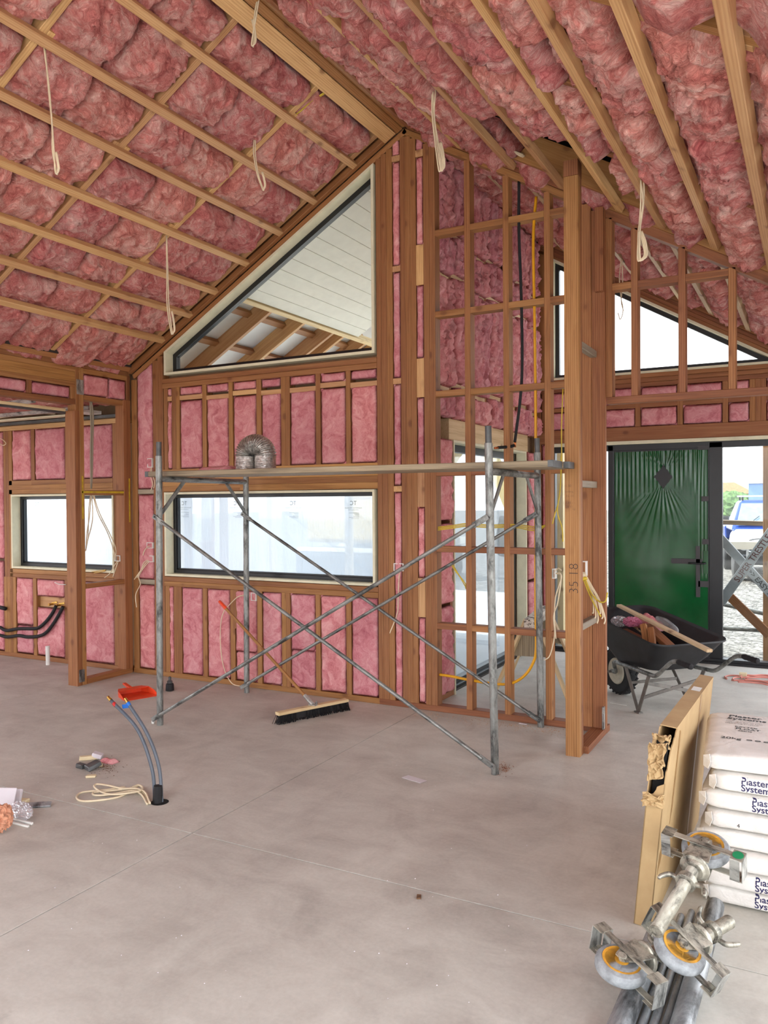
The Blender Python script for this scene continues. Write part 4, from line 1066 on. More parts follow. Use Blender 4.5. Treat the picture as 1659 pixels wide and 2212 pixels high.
# ---- debris
plain('foam_white', (214, 208, 212), .9, var=.04); plain('orange_fluff', (204, 146, 116), 1.0, var=.25, scale=30); plain('putty', (222, 206, 168), .8, var=.08)
def chunk(name, px, py, dims, rz, mat, label, cat, rx=0.0, ry=0.0, jit=.12, z=0.0, group=None):
    """small irregular solid resting on the floor"""
    p = on_z(px, py, z); rr_ = random.Random(int(px * 7 + py)); a, b, c = (d / 2 for d in dims); V = []
    for sz in (-1, 1):
        for (sx, sy_) in ((-1, -1), (1, -1), (1, 1), (-1, 1)):
            V.append(Vector((sx * a * (1 + rr_.uniform(-jit, jit)), sy_ * b * (1 + rr_.uniform(-jit, jit)), sz * c * (1 + rr_.uniform(-jit, jit) * .4))))
    R_ = Matrix.Rotation(rz, 3, 'Z') @ Matrix.Rotation(ry, 3, 'Y') @ Matrix.Rotation(rx, 3, 'X'); V = [R_ @ q for q in V]; lo = min(q.z for q in V)
    V = [q - Vector((0, 0, lo - .0005)) for q in V]
    me = mesh(name, V, [(3, 2, 1, 0), (4, 5, 6, 7), (0, 1, 5, 4), (1, 2, 6, 5), (2, 3, 7, 6), (3, 0, 4, 7)])
    o = put(name, me, None, mat, Matrix.Translation(p)); md = o.modifiers.new('b', 'BEVEL'); md.width = min(dims) * .12; md.segments = 1
    tag(o, label, cat, group); return o
chunk('putty_stick', 192, 1641, (.11, .03, .024), .75, 'putty', 'cream putty stick at the edge of the small rubbish pile', 'offcut', jit=.05)
chunk('steel_offcut', 175, 1659, (.065, .036, .026), -.1, 'steel_dark', 'small dark grey block left of the small rubbish pile', 'offcut')
chunk('slate_offcut', 201, 1662, (.065, .09, .026), -.3, 'steel_dark', 'dark slate-like chip in the middle of the small rubbish pile', 'offcut', rx=.25)
chunk('putty_scrap', 211, 1639, (.06, .05, .026), .5, 'foam_white', 'pale scrap beside pink fluff in the small rubbish pile', 'scrap', ry=.3)
chunk('putty_scrap', 215, 1655, (.03, .04, .018), 1.0, 'putty', 'tiny cream crumb beside the dark slate chip', 'scrap')
chunk('putty_scrap', 197, 1679, (.055, .028, .012), .6, 'putty', 'cream sliver nearest the cable coil', 'scrap')
o = batt(None, on_z(214, 1647) , (1, 0, 0), (0, 1, 0), (0, 0, 1), .11, .06, depth=.0, amp=.014, res=.007, bulge=.02, edge=.03, freq=20, name='insulation_tuft', mat='insulation_wall'); tag(o, 'small tuft of pink fluff on the rubbish pile', 'insulation offcut')
s = N('dirt'); v = s.coords((1, 1, 1)); s.bsdf(s.ramp(s.noise(v, 60, 4), [(.3, (82, 58, 40)), (.7, (128, 92, 64))]), 1.0)
V, Fc = [], []; rd = random.Random(9)
for i in range(170):
    c = on_z(228 + rd.gauss(0, 16), 1657 + rd.gauss(0, 9)) + Vector((0, 0, .001)); r = rd.uniform(.0012, .0045); b0 = len(V)
    V += [c + Vector((r, 0, 0)), c + Vector((-r * .6, r, 0)), c + Vector((-r * .5, -r, 0)), c + Vector((0, 0, r))]; Fc += [(b0, b0 + 1, b0 + 3), (b0 + 1, b0 + 2, b0 + 3), (b0 + 2, b0, b0 + 3), (b0, b0 + 2, b0 + 1)]
o = put('sawdust', mesh('sawdust', V, Fc), None, 'dirt'); tag(o, 'brown sweepings scattered around the small rubbish pile', 'sweepings', kind='stuff')
V, Fc = [], []
for i in range(420):
    u = rd.random(); c = on_z(900 + 320 * u + rd.gauss(0, 10), 1537 + 40 * u + abs(rd.gauss(0, 7))) + Vector((0, 0, .001)); r = rd.uniform(.001, .004); b0 = len(V)
    V += [c + Vector((r, 0, 0)), c + Vector((-r * .6, r, 0)), c + Vector((-r * .5, -r, 0)), c + Vector((0, 0, r))]; Fc += [(b0, b0 + 1, b0 + 3), (b0 + 1, b0 + 2, b0 + 3), (b0 + 2, b0, b0 + 3), (b0, b0 + 2, b0 + 1)]
o = put('wood_dust', mesh('wood_dust', V, Fc), None, 'timber_pine'); tag(o, 'fine sawdust along the foot of the open timber frame', 'sawdust', kind='stuff')
V, Fc = [], []
for i in range(150):
    c = on_z(1090 + rd.gauss(0, 9), 1660 + rd.gauss(0, 6)) + Vector((0, 0, .001)); r = rd.uniform(.0015, .004); b0 = len(V)
    V += [c + Vector((r, 0, 0)), c + Vector((-r * .6, r, 0)), c + Vector((-r * .5, -r, 0)), c + Vector((0, 0, r))]; Fc += [(b0, b0 + 1, b0 + 3), (b0 + 1, b0 + 2, b0 + 3), (b0 + 2, b0, b0 + 3), (b0, b0 + 2, b0 + 1)]
o = put('wood_dust', mesh('wood_dust', V, Fc), None, 'timber_red'); tag(o, 'little heap of brown sawdust at the foot of the near scaffold leg', 'sawdust', kind='stuff')
V, Fc = [], []
for i in range(90):
    c = on_z(rd.uniform(0, 1300), rd.uniform(1500, 2200)) + Vector((0, 0, .0008)); r = rd.uniform(.0015, .004); b0 = len(V)
    V += [c + Vector((r, 0, 0)), c + Vector((-r * .6, r, 0)), c + Vector((-r * .5, -r, 0)), c + Vector((0, 0, r * .7))]; Fc += [(b0, b0 + 1, b0 + 3), (b0 + 1, b0 + 2, b0 + 3), (b0 + 2, b0, b0 + 3), (b0, b0 + 2, b0 + 1)]
o = put('floor_crumbs', mesh('floor_crumbs', V, Fc), None, 'foam_white'); tag(o, 'tiny pale crumbs scattered over the concrete floor', 'crumbs', kind='stuff')
# left-edge rubbish
chunk('foam_sheet', 2, 1752, (.14, .02, .12), .5, 'foam_white', 'large white foam sheet standing at the left edge of the picture', 'foam', rx=-.5, jit=.1)
chunk('foam_block', 36, 1741, (.05, .02, .085), .5, 'foam_white', 'small white foam block leaning beside the large foam sheet', 'foam', rx=-.35, jit=.1)
chunk('putty_stick', 48, 1737, (.07, .034, .028), .3, 'putty', 'fat cream roll behind the crumpled plastic', 'offcut', jit=.04)
chunk('steel_strip', 82, 1744, (.13, .032, .012), .62, 'galvanised_blue', 'dark steel strip sticking out of the foam rubbish', 'metal strip', rx=.5, jit=.02)
chunk('white_strip', 44, 1776, (.17, .014, .012), .06, 'white_plastic', 'upper white plastic strip in front of the foam rubbish', 'strip', jit=.03)
chunk('white_strip', 36, 1781, (.17, .012, .01), .03, 'white_plastic', 'lower white plastic strip in front of the foam rubbish', 'strip', jit=.03)
def crumple(name, c, dims, amp, fr, mat, label, cat, n=26, seed=1.0, parent=None, soft=.25):
    """crumpled closed sheet: a dented ellipsoid"""
    V = []; Fc = []; m = n * 2
    th = np.linspace(.02, math.pi - .02, n); ph = np.linspace(0, 2 * math.pi, m, endpoint=False)
    T_, P_ = np.meshgrid(th, ph, indexing='ij'); D = np.stack([np.sin(T_) * np.cos(P_), np.sin(T_) * np.sin(P_), np.cos(T_)], -1).reshape(-1, 3)
    k = 1 + amp * fbm(D * fr + seed, 3, .6, True) + soft * pnoise(D * 1.3 + seed)
    X = D * k[:, None] * np.array(dims) / 2; X[:, 2] -= X[:, 2].min()
    Fc = [(i * m + j, i * m + (j + 1) % m, (i + 1) * m + (j + 1) % m, (i + 1) * m + j) for i in range(n - 1) for j in range(m)] + [tuple(range(m - 1, -1, -1)), tuple((n - 1) * m + j for j in range(m))]
    o = put(name, mesh(name, X, Fc, False), parent, mat, Matrix.Translation(Vector(c)))
    if parent is None: tag(o, label, cat)
    return o
s = N('clear_plastic'); t = s.n('BsdfTransparent'); g = s.n('BsdfGlossy'); g.inputs['Roughness'].default_value = .12; d_ = s.n('BsdfDiffuse'); d_.inputs[0].default_value = (.7, .68, .72, 1)
m1 = s.n('MixShader'); m1.inputs[0].default_value = .35; m2 = s.n('MixShader'); m2.inputs[0].default_value = .25
s.l(t.outputs[0], m1.inputs[1]); s.l(d_.outputs[0], m1.inputs[2]); s.l(m1.outputs[0], m2.inputs[1]); s.l(g.outputs[0], m2.inputs[2]); s.l(m2.outputs[0], s.out.inputs[0]); MATS['clear_plastic'] = s.m
crumple('plastic_wrap', on_z(47, 1771), (.12, .06, .075), .30, 2.2, 'clear_plastic', 'crumpled clear plastic in front of the white foam', 'plastic wrap', seed=3)
crumple('orange_scrap', on_z(0, 1800), (.08, .10, .10), .45, 3.0, 'orange_fluff', 'torn orange fluff at the left edge in front of the foam', 'scrap', seed=8)
pp_ = on_z(895, 1684); chunk('paper_scrap', 895, 1684, (.14, .055, .003), -.25, 'foam_white', 'small rectangle of pale paper lying on the floor', 'paper', jit=.08)
chunk('plastic_bit', 331, 1563, (.02, .02, .022), .3, 'white_plastic', 'tiny white plastic cap beside the front scaffold leg', 'plastic bit', jit=.04)
chunk('paper_scrap', 1130, 1564, (.06, .02, .004), -.2, 'foam_white', 'small white sliver on the floor at the foot of the open frame', 'scrap')
chunk('mud_crumb', 905, 1939, (.018, .03, .006), .4, 'dirt', 'small brown clod on the floor in the open middle', 'mud')

# ---- cables hanging from the ceiling
def hang(pts, Y, label, loops=2, r=.0045, mat='cream_cable', spread=9, wob=1.0):
    """pixel points down the strand at depth Y; ends in narrow loops"""
    P = [on_y(x, y, Y) for x, y in pts]; paths = []
    tail = Vector((0, 0, 0))
    rr_ = random.Random(int(pts[0][0])); n = len(P)
    for k in range(loops):
        off = (k - (loops - 1) / 2) * .008
        half = [p + Vector((off + rr_.uniform(-.006, .006) * wob, rr_.uniform(-.01, .01), 0)) for p in P]
        up = []
        m = P[-1] - P[-2]; L = min(.16, max(.09, m.length)); w = spread / 1732 * Y
        e = P[-1] + Vector((off, 0, 0))
        up = [e + Vector((w * .5, 0, -.005)), e + Vector((w, .004, .02)), e + Vector((w * .75, 0, L * .6)), e + Vector((w * .1, 0, L))]
        paths.append(half + up)
    o = tubes('hanging_cable', paths, r, None, mat, 6, 6); tag(o, label, 'cable', 'cables hanging from the ceiling'); return o
def ceil_pt(px, py, off=.03): return on_ceil(px, py, off)
y_ = ceil_pt(98, 105).y; hang([(97, 100), (104, 190), (112, 270), (118, 330), (121, 372)], y_, 'long cream cable loop hanging from the ceiling at the far left')
y_ = ceil_pt(555, -10).y; hang([(560, -10), (552, 40), (545, 95)], y_, 'short cream cable loop hanging at the top beside the ridge board')
y_ = ceil_pt(548, 298).y; hang([(548, 296), (550, 330), (558, 375), (566, 408)], y_, 'twisted cream cable hanging above the gable window slope')
y_ = ceil_pt(360, 512).y; hang([(360, 510), (362, 600), (364, 660), (371, 718)], y_, 'cream cable loop hanging to the lower end of the gable window')
y_ = ceil_pt(935, 195).y; hang([(936, 193), (936, 250), (944, 310), (950, 366)], y_, 'cream cable loop hanging at the ridge right of the gable peak', 3)
y_ = ceil_pt(1386, 388).y; hang([(1386, 385), (1387, 440), (1380, 500), (1382, 558)], y_, 'cream cable loops hanging in front of the header wall', 3, spread=12)
o = tubes('hanging_cable', [[on_y(x, y, 6.4) for x, y in ((1342, 560), (1338, 600), (1341, 640), (1346, 670), (1340, 690), (1335, 676))], [on_y(x, y, 6.42) for x, y in ((1343, 560), (1345, 610), (1342, 650), (1347, 672))]], .004, None, 'cream_cable', 6, 6)
tag(o, 'short pale cable hanging in front of the clerestory sky', 'cable', 'cables hanging from the ceiling')
# thick pale flex hanging in the stub partition
o = tubes('hanging_cable', [[on_x(x, y, -5.72) for x, y in ((197, 866), (201, 900), (200, 960), (199, 1020), (197, 1056))], [on_x(x, y, -5.72) for x, y in ((195, 866), (197, 920), (196, 980), (197, 1056))]], .008, None, 'timber_grey', 8, 6)
tag(o, 'thick grey-brown flex hanging through the stub partition header', 'cable')
st_ = [[(197, 1066), (194, 1110), (188, 1150), (186, 1185)], [(198, 1066), (200, 1120), (190, 1165), (186, 1180)], [(200, 1066), (212, 1110), (232, 1150), (246, 1190), (249, 1208)], [(202, 1066), (214, 1106), (238, 1155), (250, 1185), (249, 1210)], [(196, 1066), (192, 1100), (190, 1160), (185, 1190)]]
o = tubes('hanging_cable', [[on_x(x, y, -5.70) for x, y in p] for p in st_], .0045, None, 'cream_cable', 6, 6); tag(o, 'spray of cream cables hanging in front of the kitchen window', 'cable')
# yellow cables along the rafters
def on_c(px, py, off=.045): return on_ceil(px, py, off)
o = tubes('ceiling_cable', [[on_c(640 + k * 3, 247 - k * 2), on_c(676 + k * 3, 217 - k), on_c(730, 178 + k * 3)] for k in range(3)], .004, None, 'yellow_cable', 6, 5); tag(o, 'yellow cables strapped along a rafter left of the ridge', 'cable')
o = tubes('ceiling_cable', [[on_c(790, 155 + k * 4), on_c(815, 165 + k * 4), on_c(838, 174 + k * 3)] for k in range(3)], .004, None, 'yellow_cable', 6, 5); tag(o, 'yellow cables running beside the ridge on the right slope', 'cable')
o = tubes('ceiling_cable', [[on_c(878, 186 + k * 3), on_c(910, 198 + k * 3), on_c(955, 214 + k * 2)] for k in range(3)], .004, None, 'yellow_cable', 6, 5); tag(o, 'yellow cables sagging between battens on the right slope', 'cable')
o = tubes('ceiling_cable', [[on_c(1088 + 4 * k, 318, .10), on_c(1108 + 4 * k, 326 + k * 3, .08), on_c(1130 + k * 3, 333 + k * 3, .10)] for k in range(4)], .005, None, 'cream_cable', 6, 5); tag(o, 'grey cables lying in the bare ceiling cavity', 'cable')

# ---- flush boxes and their cable tails
def flush_box(px, py, w, h, Y, label, tails=(), plane='y', X=None):
    c = on_y(px, py, Y) if plane == 'y' else on_x(px, py, X)
    t = thing('flush_box', label, 'flush box', tuple(c), group='electrical flush boxes')
    u = Vector((1, 0, 0)) if plane == 'y' else Vector((0, 1, 0)); n = Vector((0, -1, 0)) if plane == 'y' else Vector((1, 0, 0)); th = .006
    def bb(nm, a0, a1, z0, z1):
        p = c + u * a0; q = c + u * a1
        if plane == 'y': box(nm, (p.x, q.x), (Y - .012, Y + .03), (c.z + z0, c.z + z1), t, 'white_plastic', .001)
        else: box(nm, (X - .03, X + .012), (p.y, q.y), (c.z + z0, c.z + z1), t, 'white_plastic', .001)
    bb('side', -w / 2, -w / 2 + th, -h / 2, h / 2); bb('side', w / 2 - th, w / 2, -h / 2, h / 2); bb('side', -w / 2 + th, w / 2 - th, h / 2 - th, h / 2); bb('side', -w / 2 + th, w / 2 - th, -h / 2, -h / 2 + th)
    if tails:
        pth = []
        for tl in tails: pth.append([c + n * -.02] + [(on_y(x, y, Y - .03 - .01 * i) if plane == 'y' else on_x(x, y, X + .02)) for i, (x, y) in enumerate(tl)])
        tubes('cable_tail', pth, .0042, t, 'cream_cable', 6, 6)
    return t
flush_box(325, 1000, .06, .085, YB, 'white flush box on the stud beside the scaffold plank end', [[(325, 1025), (330, 1045), (326, 1060)], [(328, 1020), (334, 1040), (332, 1055)]])
flush_box(325, 1178, .075, .055, YB, 'upper of two white flush boxes on the corner batt beside the scaffold leg', [[(318, 1182), (311, 1192), (309, 1200)]])
flush_box(326, 1207, .075, .06, YB, 'lower of two white flush boxes on the corner batt beside the scaffold leg', [[(316, 1215), (304, 1232), (290, 1252)], [(314, 1222), (300, 1245), (303, 1262), (293, 1285), (295, 1312)], [(312, 1214), (306, 1228), (296, 1248)]])
flush_box(549, 1289, .055, .07, YB, 'white flush box under the wide window sill beside the rear scaffold leg', [[(520, 1287), (500, 1302), (480, 1330), (476, 1385), (483, 1440), (500, 1475), (523, 1483)]])
flush_box(862, 1225, .085, .06, YB, 'white flush box in the narrow batt right of the wide window', [[(862, 1250), (860, 1290), (858, 1325), (842, 1368)]])
flush_box(1196, 1239, .03, .07, YB + .03, 'white flush box on the last open stud beside the nib', [[(1205, 1228), (1213, 1232)], [(1212, 1243), (1205, 1300), (1196, 1330), (1198, 1372), (1188, 1415), (1176, 1426)], [(1213, 1245), (1200, 1290), (1198, 1340), (1201, 1380)]])
flush_box(255, 1206, .07, .055, YB - .09, 'white flush box on the far partition post beside the kitchen window', [[(247, 1222), (238, 1238), (226, 1248)], [(252, 1222), (246, 1240), (244, 1246)]])
flush_box(1259, 1228, .05, .10, 5.36, 'white flush box on the inner face of the nib with taped cable bundle')
bn = thing('cable_bundle', 'bundle of cream and yellow cables tied together hanging from the nib', 'cable', tuple(on_y(1262, 1245, 5.33)))
tubes('strands', [[on_y(1257 + k, 1236, 5.33), on_y(1268 + k * 2, 1265, 5.31), on_y(1280 + k * 3, 1290 + (k % 3) * 3, 5.29), on_y(1288 + k * 5 - 6, 1320 + (k * 7) % 20, 5.27), on_y(1290 + k * 5 - 10, 1325 + (k * 11) % 32, 5.26)] for k in range(6)], .0048, bn, 'cream_cable', 6, 5)
tubes('yellow_strand', [[on_y(1262, 1246, 5.32), on_y(1278, 1283, 5.28), on_y(1296, 1300, 5.26), on_y(1308, 1298, 5.26), on_y(1312, 1280, 5.26)], [on_y(1260, 1250, 5.32), on_y(1276, 1290, 5.28), on_y(1298, 1332, 5.26)]], .005, bn, 'yellow_cable', 6, 5)
for (x, y) in ((1262, 1248), (1281, 1288)): lathe('tie', [(.017, 0), (.0185, .004), (.0185, .014), (.017, .018)], on_y(x, y, 5.315), on_y(x + 3, y + 9, 5.305), bn, 'yellow_cable', 10)
# cables and pipes inside the open frame
YO = YB + .045
o = tubes('frame_cable', [[on_y(x, y + k * 3, YO - .032) for x, y in ((946, 1139), (985, 1134), (1010, 1131), (1060, 1134), (1110, 1133), (1160, 1138 + k), (1190, 1130 - 5 * k))] for k in range(3)], .0042, None, 'yellow_cable', 6, 5); tag(o, 'bundle of yellow cables threaded through the open studs at chest height', 'cable')
o = tubes('frame_cable', [[on_y(972, 1215, YO), on_y(985, 1235, YO), on_y(1005, 1260, YO), on_y(1006, 1272, YO)], [on_y(974, 1213, YO), on_y(990, 1240, YO), on_y(1006, 1268, YO)]], .0042, None, 'yellow_cable', 6, 5); tag(o, 'two yellow cables dipping between the first open studs', 'cable')
o = tubes('frame_cable', [[on_y(x, y, YB - .02) for x, y in ((1212, 985), (1211, 1040), (1207, 1080), (1199, 1110), (1193, 1132))], [on_y(x, y, YB - .03) for x, y in ((1216, 840), (1213, 920), (1213, 990), (1210, 1060), (1204, 1105), (1214, 1140), (1216, 1170))]], .0048, None, 'yellow_cable', 6, 6); tag(o, 'yellow cables curving down against the tall nib post', 'cable')
o = tube('conduit', [on_y(x, y, YO) for x, y in ((948, 1457), (975, 1461), (1010, 1468), (1060, 1476), (1100, 1477), (1130, 1462), (1150, 1435), (1158, 1400), (1157, 1300), (1157, 1100), (1157, 900), (1155, 700), (1152, 520), (1158, 425))], .0105, None, 'yellow_pipe', 10, 8); tag(o, 'bright yellow pipe rising through the open frame', 'pipe')
o = tubes('lagged_pipe', [[on_y(x + k * 5, y, YO - .01) for x, y in ((1121, 392), (1121, 500), (1126, 640), (1128, 780), (1124, 860), (1112, 955))] for k in range(1)], .0105, None, 'black_rubber', 10, 8); tag(o, 'thin dark lagged pipe hanging down inside the open frame', 'pipe')
bk = thing('pipe_elbow', 'dark lagged pipe elbow with copper tip above the scaffold plank', 'pipe', tuple(on_y(1110, 962, YO)))
tube('lagging', [on_y(1112, 962, YO), on_y(1100, 965, YO - .02), on_y(1076, 967, YO - .10)], .0115, bk, 'black_rubber', 10, 4); tube('copper_tip', [on_y(1078, 967, YO - .095), on_y(1068, 968, YO - .13)], .0085, bk, 'copper', 10); tube('copper_joint', [on_y(1113, 950, YO), on_y(1112, 966, YO)], .009, bk, 'copper', 10)
# kitchen hoses and brass fittings
for k, (p, lab) in enumerate(((((0, 1312), (12, 1315)), 'short black hose stub at the left edge'), (((0, 1355), (14, 1362), (40, 1358), (72, 1358), (85, 1355), (100, 1342), (113, 1325), (121, 1309)), 'upper black lagged hose curving to the kitchen tap fitting'), (((0, 1372), (16, 1376), (40, 1373), (60, 1376), (84, 1374), (100, 1366), (116, 1346), (128, 1326), (136, 1311)), 'lower black lagged hose curving to the kitchen tap fitting'))):
    o = tube('lagged_hose', [on_y(x, y, YB - .03) for x, y in p], .017 if k else .02, None, 'black_rubber', 10, 6); tag(o, lab, 'hose')
for i, (x, y) in enumerate(((106, 1306), (122, 1308), (135, 1311))):
    c = on_y(x, y, YB - .01); t = thing('tap_fitting', ('first', 'second', 'third')[i] + ' brass tap fitting from the left on the kitchen nogging', 'tap fitting', tuple(c), group='brass tap fittings')
    lathe('body', [(.010, 0), (.010, .04), (.013, .042), (.013, .055)], c + Vector((0, .05, 0)), c, t, 'brass', 12); bar('bracket', c + Vector((-.01, .04, .008)), c + Vector((.05, .055, .02)), .004, .02, t, 'brass', (0, 0, 1), .001)
o = tubes('floor_cable', [[on_y(x, y, YB - .02) for x, y in ((118, 1258), (128, 1262), (142, 1263))]], .004, None, 'white_plastic', 6, 5); tag(o, 'short white cable under the kitchen window sill', 'cable')
kt = tubes('ceiling_cable', [[Vector((-7.6 + .1 * k, 5.40 - .03 * k, 2.47 + .01 * k)), Vector((-7.1, 5.38, 2.49)), Vector((-6.8 + .1 * k, 5.42 - .05 * k, 2.50)), Vector((-6.55, 5.43, 2.47))] for k in range(4)], .006, None, 'cream_cable', 6, 5); tag(kt, 'tangle of cream cables lying on the kitchen ceiling channel', 'cable')
wc = tubes('ceiling_cable', [[on_y(x, y, YB - .05) for x, y in ((-4, 945), (6, 950), (13, 958), (6, 962), (-4, 955))]], .004, None, 'cream_cable', 6, 5); tag(wc, 'small cream cable loop at the left edge of the kitchen wall', 'cable')
gc = tubes('sill_cable', [[on_y(x, y, YB - .02) for x, y in ((198, 1236), (215, 1233), (230, 1231))], [on_y(x, y, YB - .02) for x, y in ((200, 1238), (216, 1236), (228, 1233))]], .004, None, 'brass', 6, 3); tag(gc, 'short ochre cable ends resting on the kitchen window sill', 'cable')

# ---- cardboard carton leaning against the bags
s = N('cardboard'); v = s.coords((1, 1, 1)); mp = s.n('Mapping'); s.l(v, mp.inputs[0]); mp.inputs['Scale'].default_value = (1, 1, 90)
f = s.noise(v, 5, 5, .6); wv_ = s.noise(mp.outputs[0], 3, 2)
col = s.ramp(f, [(.3, (164, 134, 92)), (.7, (186, 158, 114))]); s.bsdf(col, .8, bump=wv_, bstr=.05, bdist=.004)
plain('kraft_tape', (158, 122, 74), .3, var=.06)
ct = thing('flat_carton', 'tall flat brown cardboard carton with a torn corner leaning on the plaster bags', 'carton', (-.56, 3.65, 0))
T_, L_, H_ = .062, 1.16, .725
CM = Matrix.Translation((-.60, 3.085, .003)) @ Matrix.Rotation(-.025, 4, 'Z') @ Matrix.Rotation(math.radians(5.6), 4, 'Y')   # local x thickness, y length, z height
def carton_wall(nm, pts, th, side):
    """thin sheet: pts in local (y, z) at local x = side"""
    n = len(pts); V = [(side, p[0], p[1]) for p in pts] + [(side + th, p[0], p[1]) for p in pts]
    Fc = [(i, (i + 1) % n, n + (i + 1) % n, n + i) for i in range(n)] + [tuple(range(n - 1, -1, -1)), tuple(range(n, 2 * n))]
    return put(nm, mesh(nm, V, Fc), ct, 'cardboard', CM)
def jag(y0, z0, y1, z1, n, sd):
    q = random.Random(sd); return [(y0 + (y1 - y0) * i / n + (q.uniform(-.008, .008) if 0 < i < n else 0), z0 + (z1 - z0) * i / n + (q.uniform(-.012, .012) if 0 < i < n else 0)) for i in range(n + 1)]
tear = jag(0, .575, .055, .66, 5, 1) + jag(.055, .66, .16, H_, 6, 2)[1:]
carton_wall('side_panel', [(0, 0)] + tear + [(L_, H_), (L_, 0)], .004, T_ - .004)
tear2 = jag(0, .50, .03, .62, 5, 3) + jag(.03, .62, .13, H_, 6, 4)[1:]
carton_wall('side_panel', [(0, 0)] + tear2 + [(L_, H_), (L_, 0)], .004, 0)
def quad3(nm, pts, th, mat='cardboard'):
    a, b, c, d = (Vector(p) for p in pts); n = (b - a).cross(d - a).normalized() * th
    V = [a, b, c, d, a + n, b + n, c + n, d + n]
    return put(nm, mesh(nm, V, [(3, 2, 1, 0), (4, 5, 6, 7), (0, 1, 5, 4), (1, 2, 6, 5), (2, 3, 7, 6), (3, 0, 4, 7)]), ct, mat, CM)
q = jag(0, .50, T_, .555, 6, 7)
V = [(0, 0, 0), (T_, 0, 0)] + [(x, 0, z) for x, z in reversed(q)]; n = len(V); V += [(p[0], .004, p[2]) for p in V]
put('end_panel', mesh('end_panel', V, [tuple(range(n - 1, -1, -1)), tuple(range(n, 2 * n))] + [(i, (i + 1) % n, n + (i + 1) % n, n + i) for i in range(n)]), ct, 'cardboard', CM)
quad3('top_panel', [(0, .15, H_), (T_, .15, H_), (T_, L_, H_), (0, L_, H_)], .004)
quad3('end_panel', [(0, L_, 0), (0, L_, H_), (T_, L_, H_), (T_, L_, 0)], .004)
quad3('inner_shade', [(.01, .05, .35), (T_ - .01, .05, .35), (T_ - .01, .05, .70), (.01, .05, .70)], .01, 'void_black')  # black sheet stands for the shade inside the torn carton
quad3('tape', [(T_ + .0005, .20, .33), (T_ + .0005, .235, .38), (T_ + .0005, .255, .69), (T_ + .0005, .225, .70)], .0006, 'kraft_tape')
quad3('tape', [(T_ + .0005, .02, .20), (T_ + .0005, .075, .24), (T_ + .0005, .085, .31), (T_ + .0005, .03, .27)], .0006, 'kraft_tape')
quad3('tape', [(T_ + .0005, .75, .05), (T_ + .0005, .79, .05), (T_ + .0005, .79, H_), (T_ + .0005, .75, H_)], .0006, 'kraft_tape')
quad3('label', [(.012, .80, H_ + .0045), (.05, .80, H_ + .0045), (.05, .88, H_ + .0045), (.012, .88, H_ + .0045)], .0005, 'white_plastic')
for k, (cy, cz, dm, sd) in enumerate((((-.012), .665, (.055, .075, .085), 2.0), ((-.02), .60, (.05, .06, .06), 5.0), ((-.012), .49, (.075, .055, .045), 9.0), (.05, .70, (.06, .10, .05), 13.0))):
    nn = 14; uu, vv2 = np.meshgrid(np.linspace(-.5, .5, nn), np.linspace(-.5, .5, nn), indexing='ij'); uu = uu.ravel(); vv2 = vv2.ravel()
    pq = np.stack([uu * 3, vv2 * 3, np.full_like(uu, sd)], 1)
    X = np.stack([T_ / 2 - .004 + uu * dm[0] + .012 * pnoise(pq + 5), cy + dm[1] * (.8 * np.abs(pnoise(pq * 1.1)) - .25) + .3 * dm[1] * uu, cz + vv2 * dm[2] + .02 * pnoise(pq + 31)], 1)
    o = put('torn_flap', mesh('torn_flap', X, [(i * nn + j, (i + 1) * nn + j, (i + 1) * nn + j + 1, i * nn + j + 1) for i in range(nn - 1) for j in range(nn - 1)]), ct, 'cardboard', CM)
    md = o.modifiers.new('t', 'SOLIDIFY'); md.thickness = .003

# ---- text helper
from mathutils.bvhtree import BVHTree
def text_mesh(txt, size, mirror=False, align='LEFT', bold=0.0, spacing=1.0):
    cu = bpy.data.curves.new('lettering', 'FONT'); cu.body = txt; cu.size = size; cu.align_x = align; cu.resolution_u = 3; cu.offset = bold; cu.space_line = spacing
    ob = bpy.data.objects.new('tmp', cu); COL.objects.link(ob); dg = bpy.context.evaluated_depsgraph_get(); dg.update()
    me = bpy.data.meshes.new_from_object(ob.evaluated_get(dg)); bpy.data.objects.remove(ob)
    if mirror:
        for v in me.vertices: v.co.x = -v.co.x
    me.materials.clear(); return me
plain('navy_ink', (38, 36, 84), .5, var=.05); plain('black_ink', (28, 26, 30), .6, var=.05); plain('pale_ink', (96, 104, 118), .6, var=.04); plain('blue_ink', (60, 110, 190), .5, var=.03)

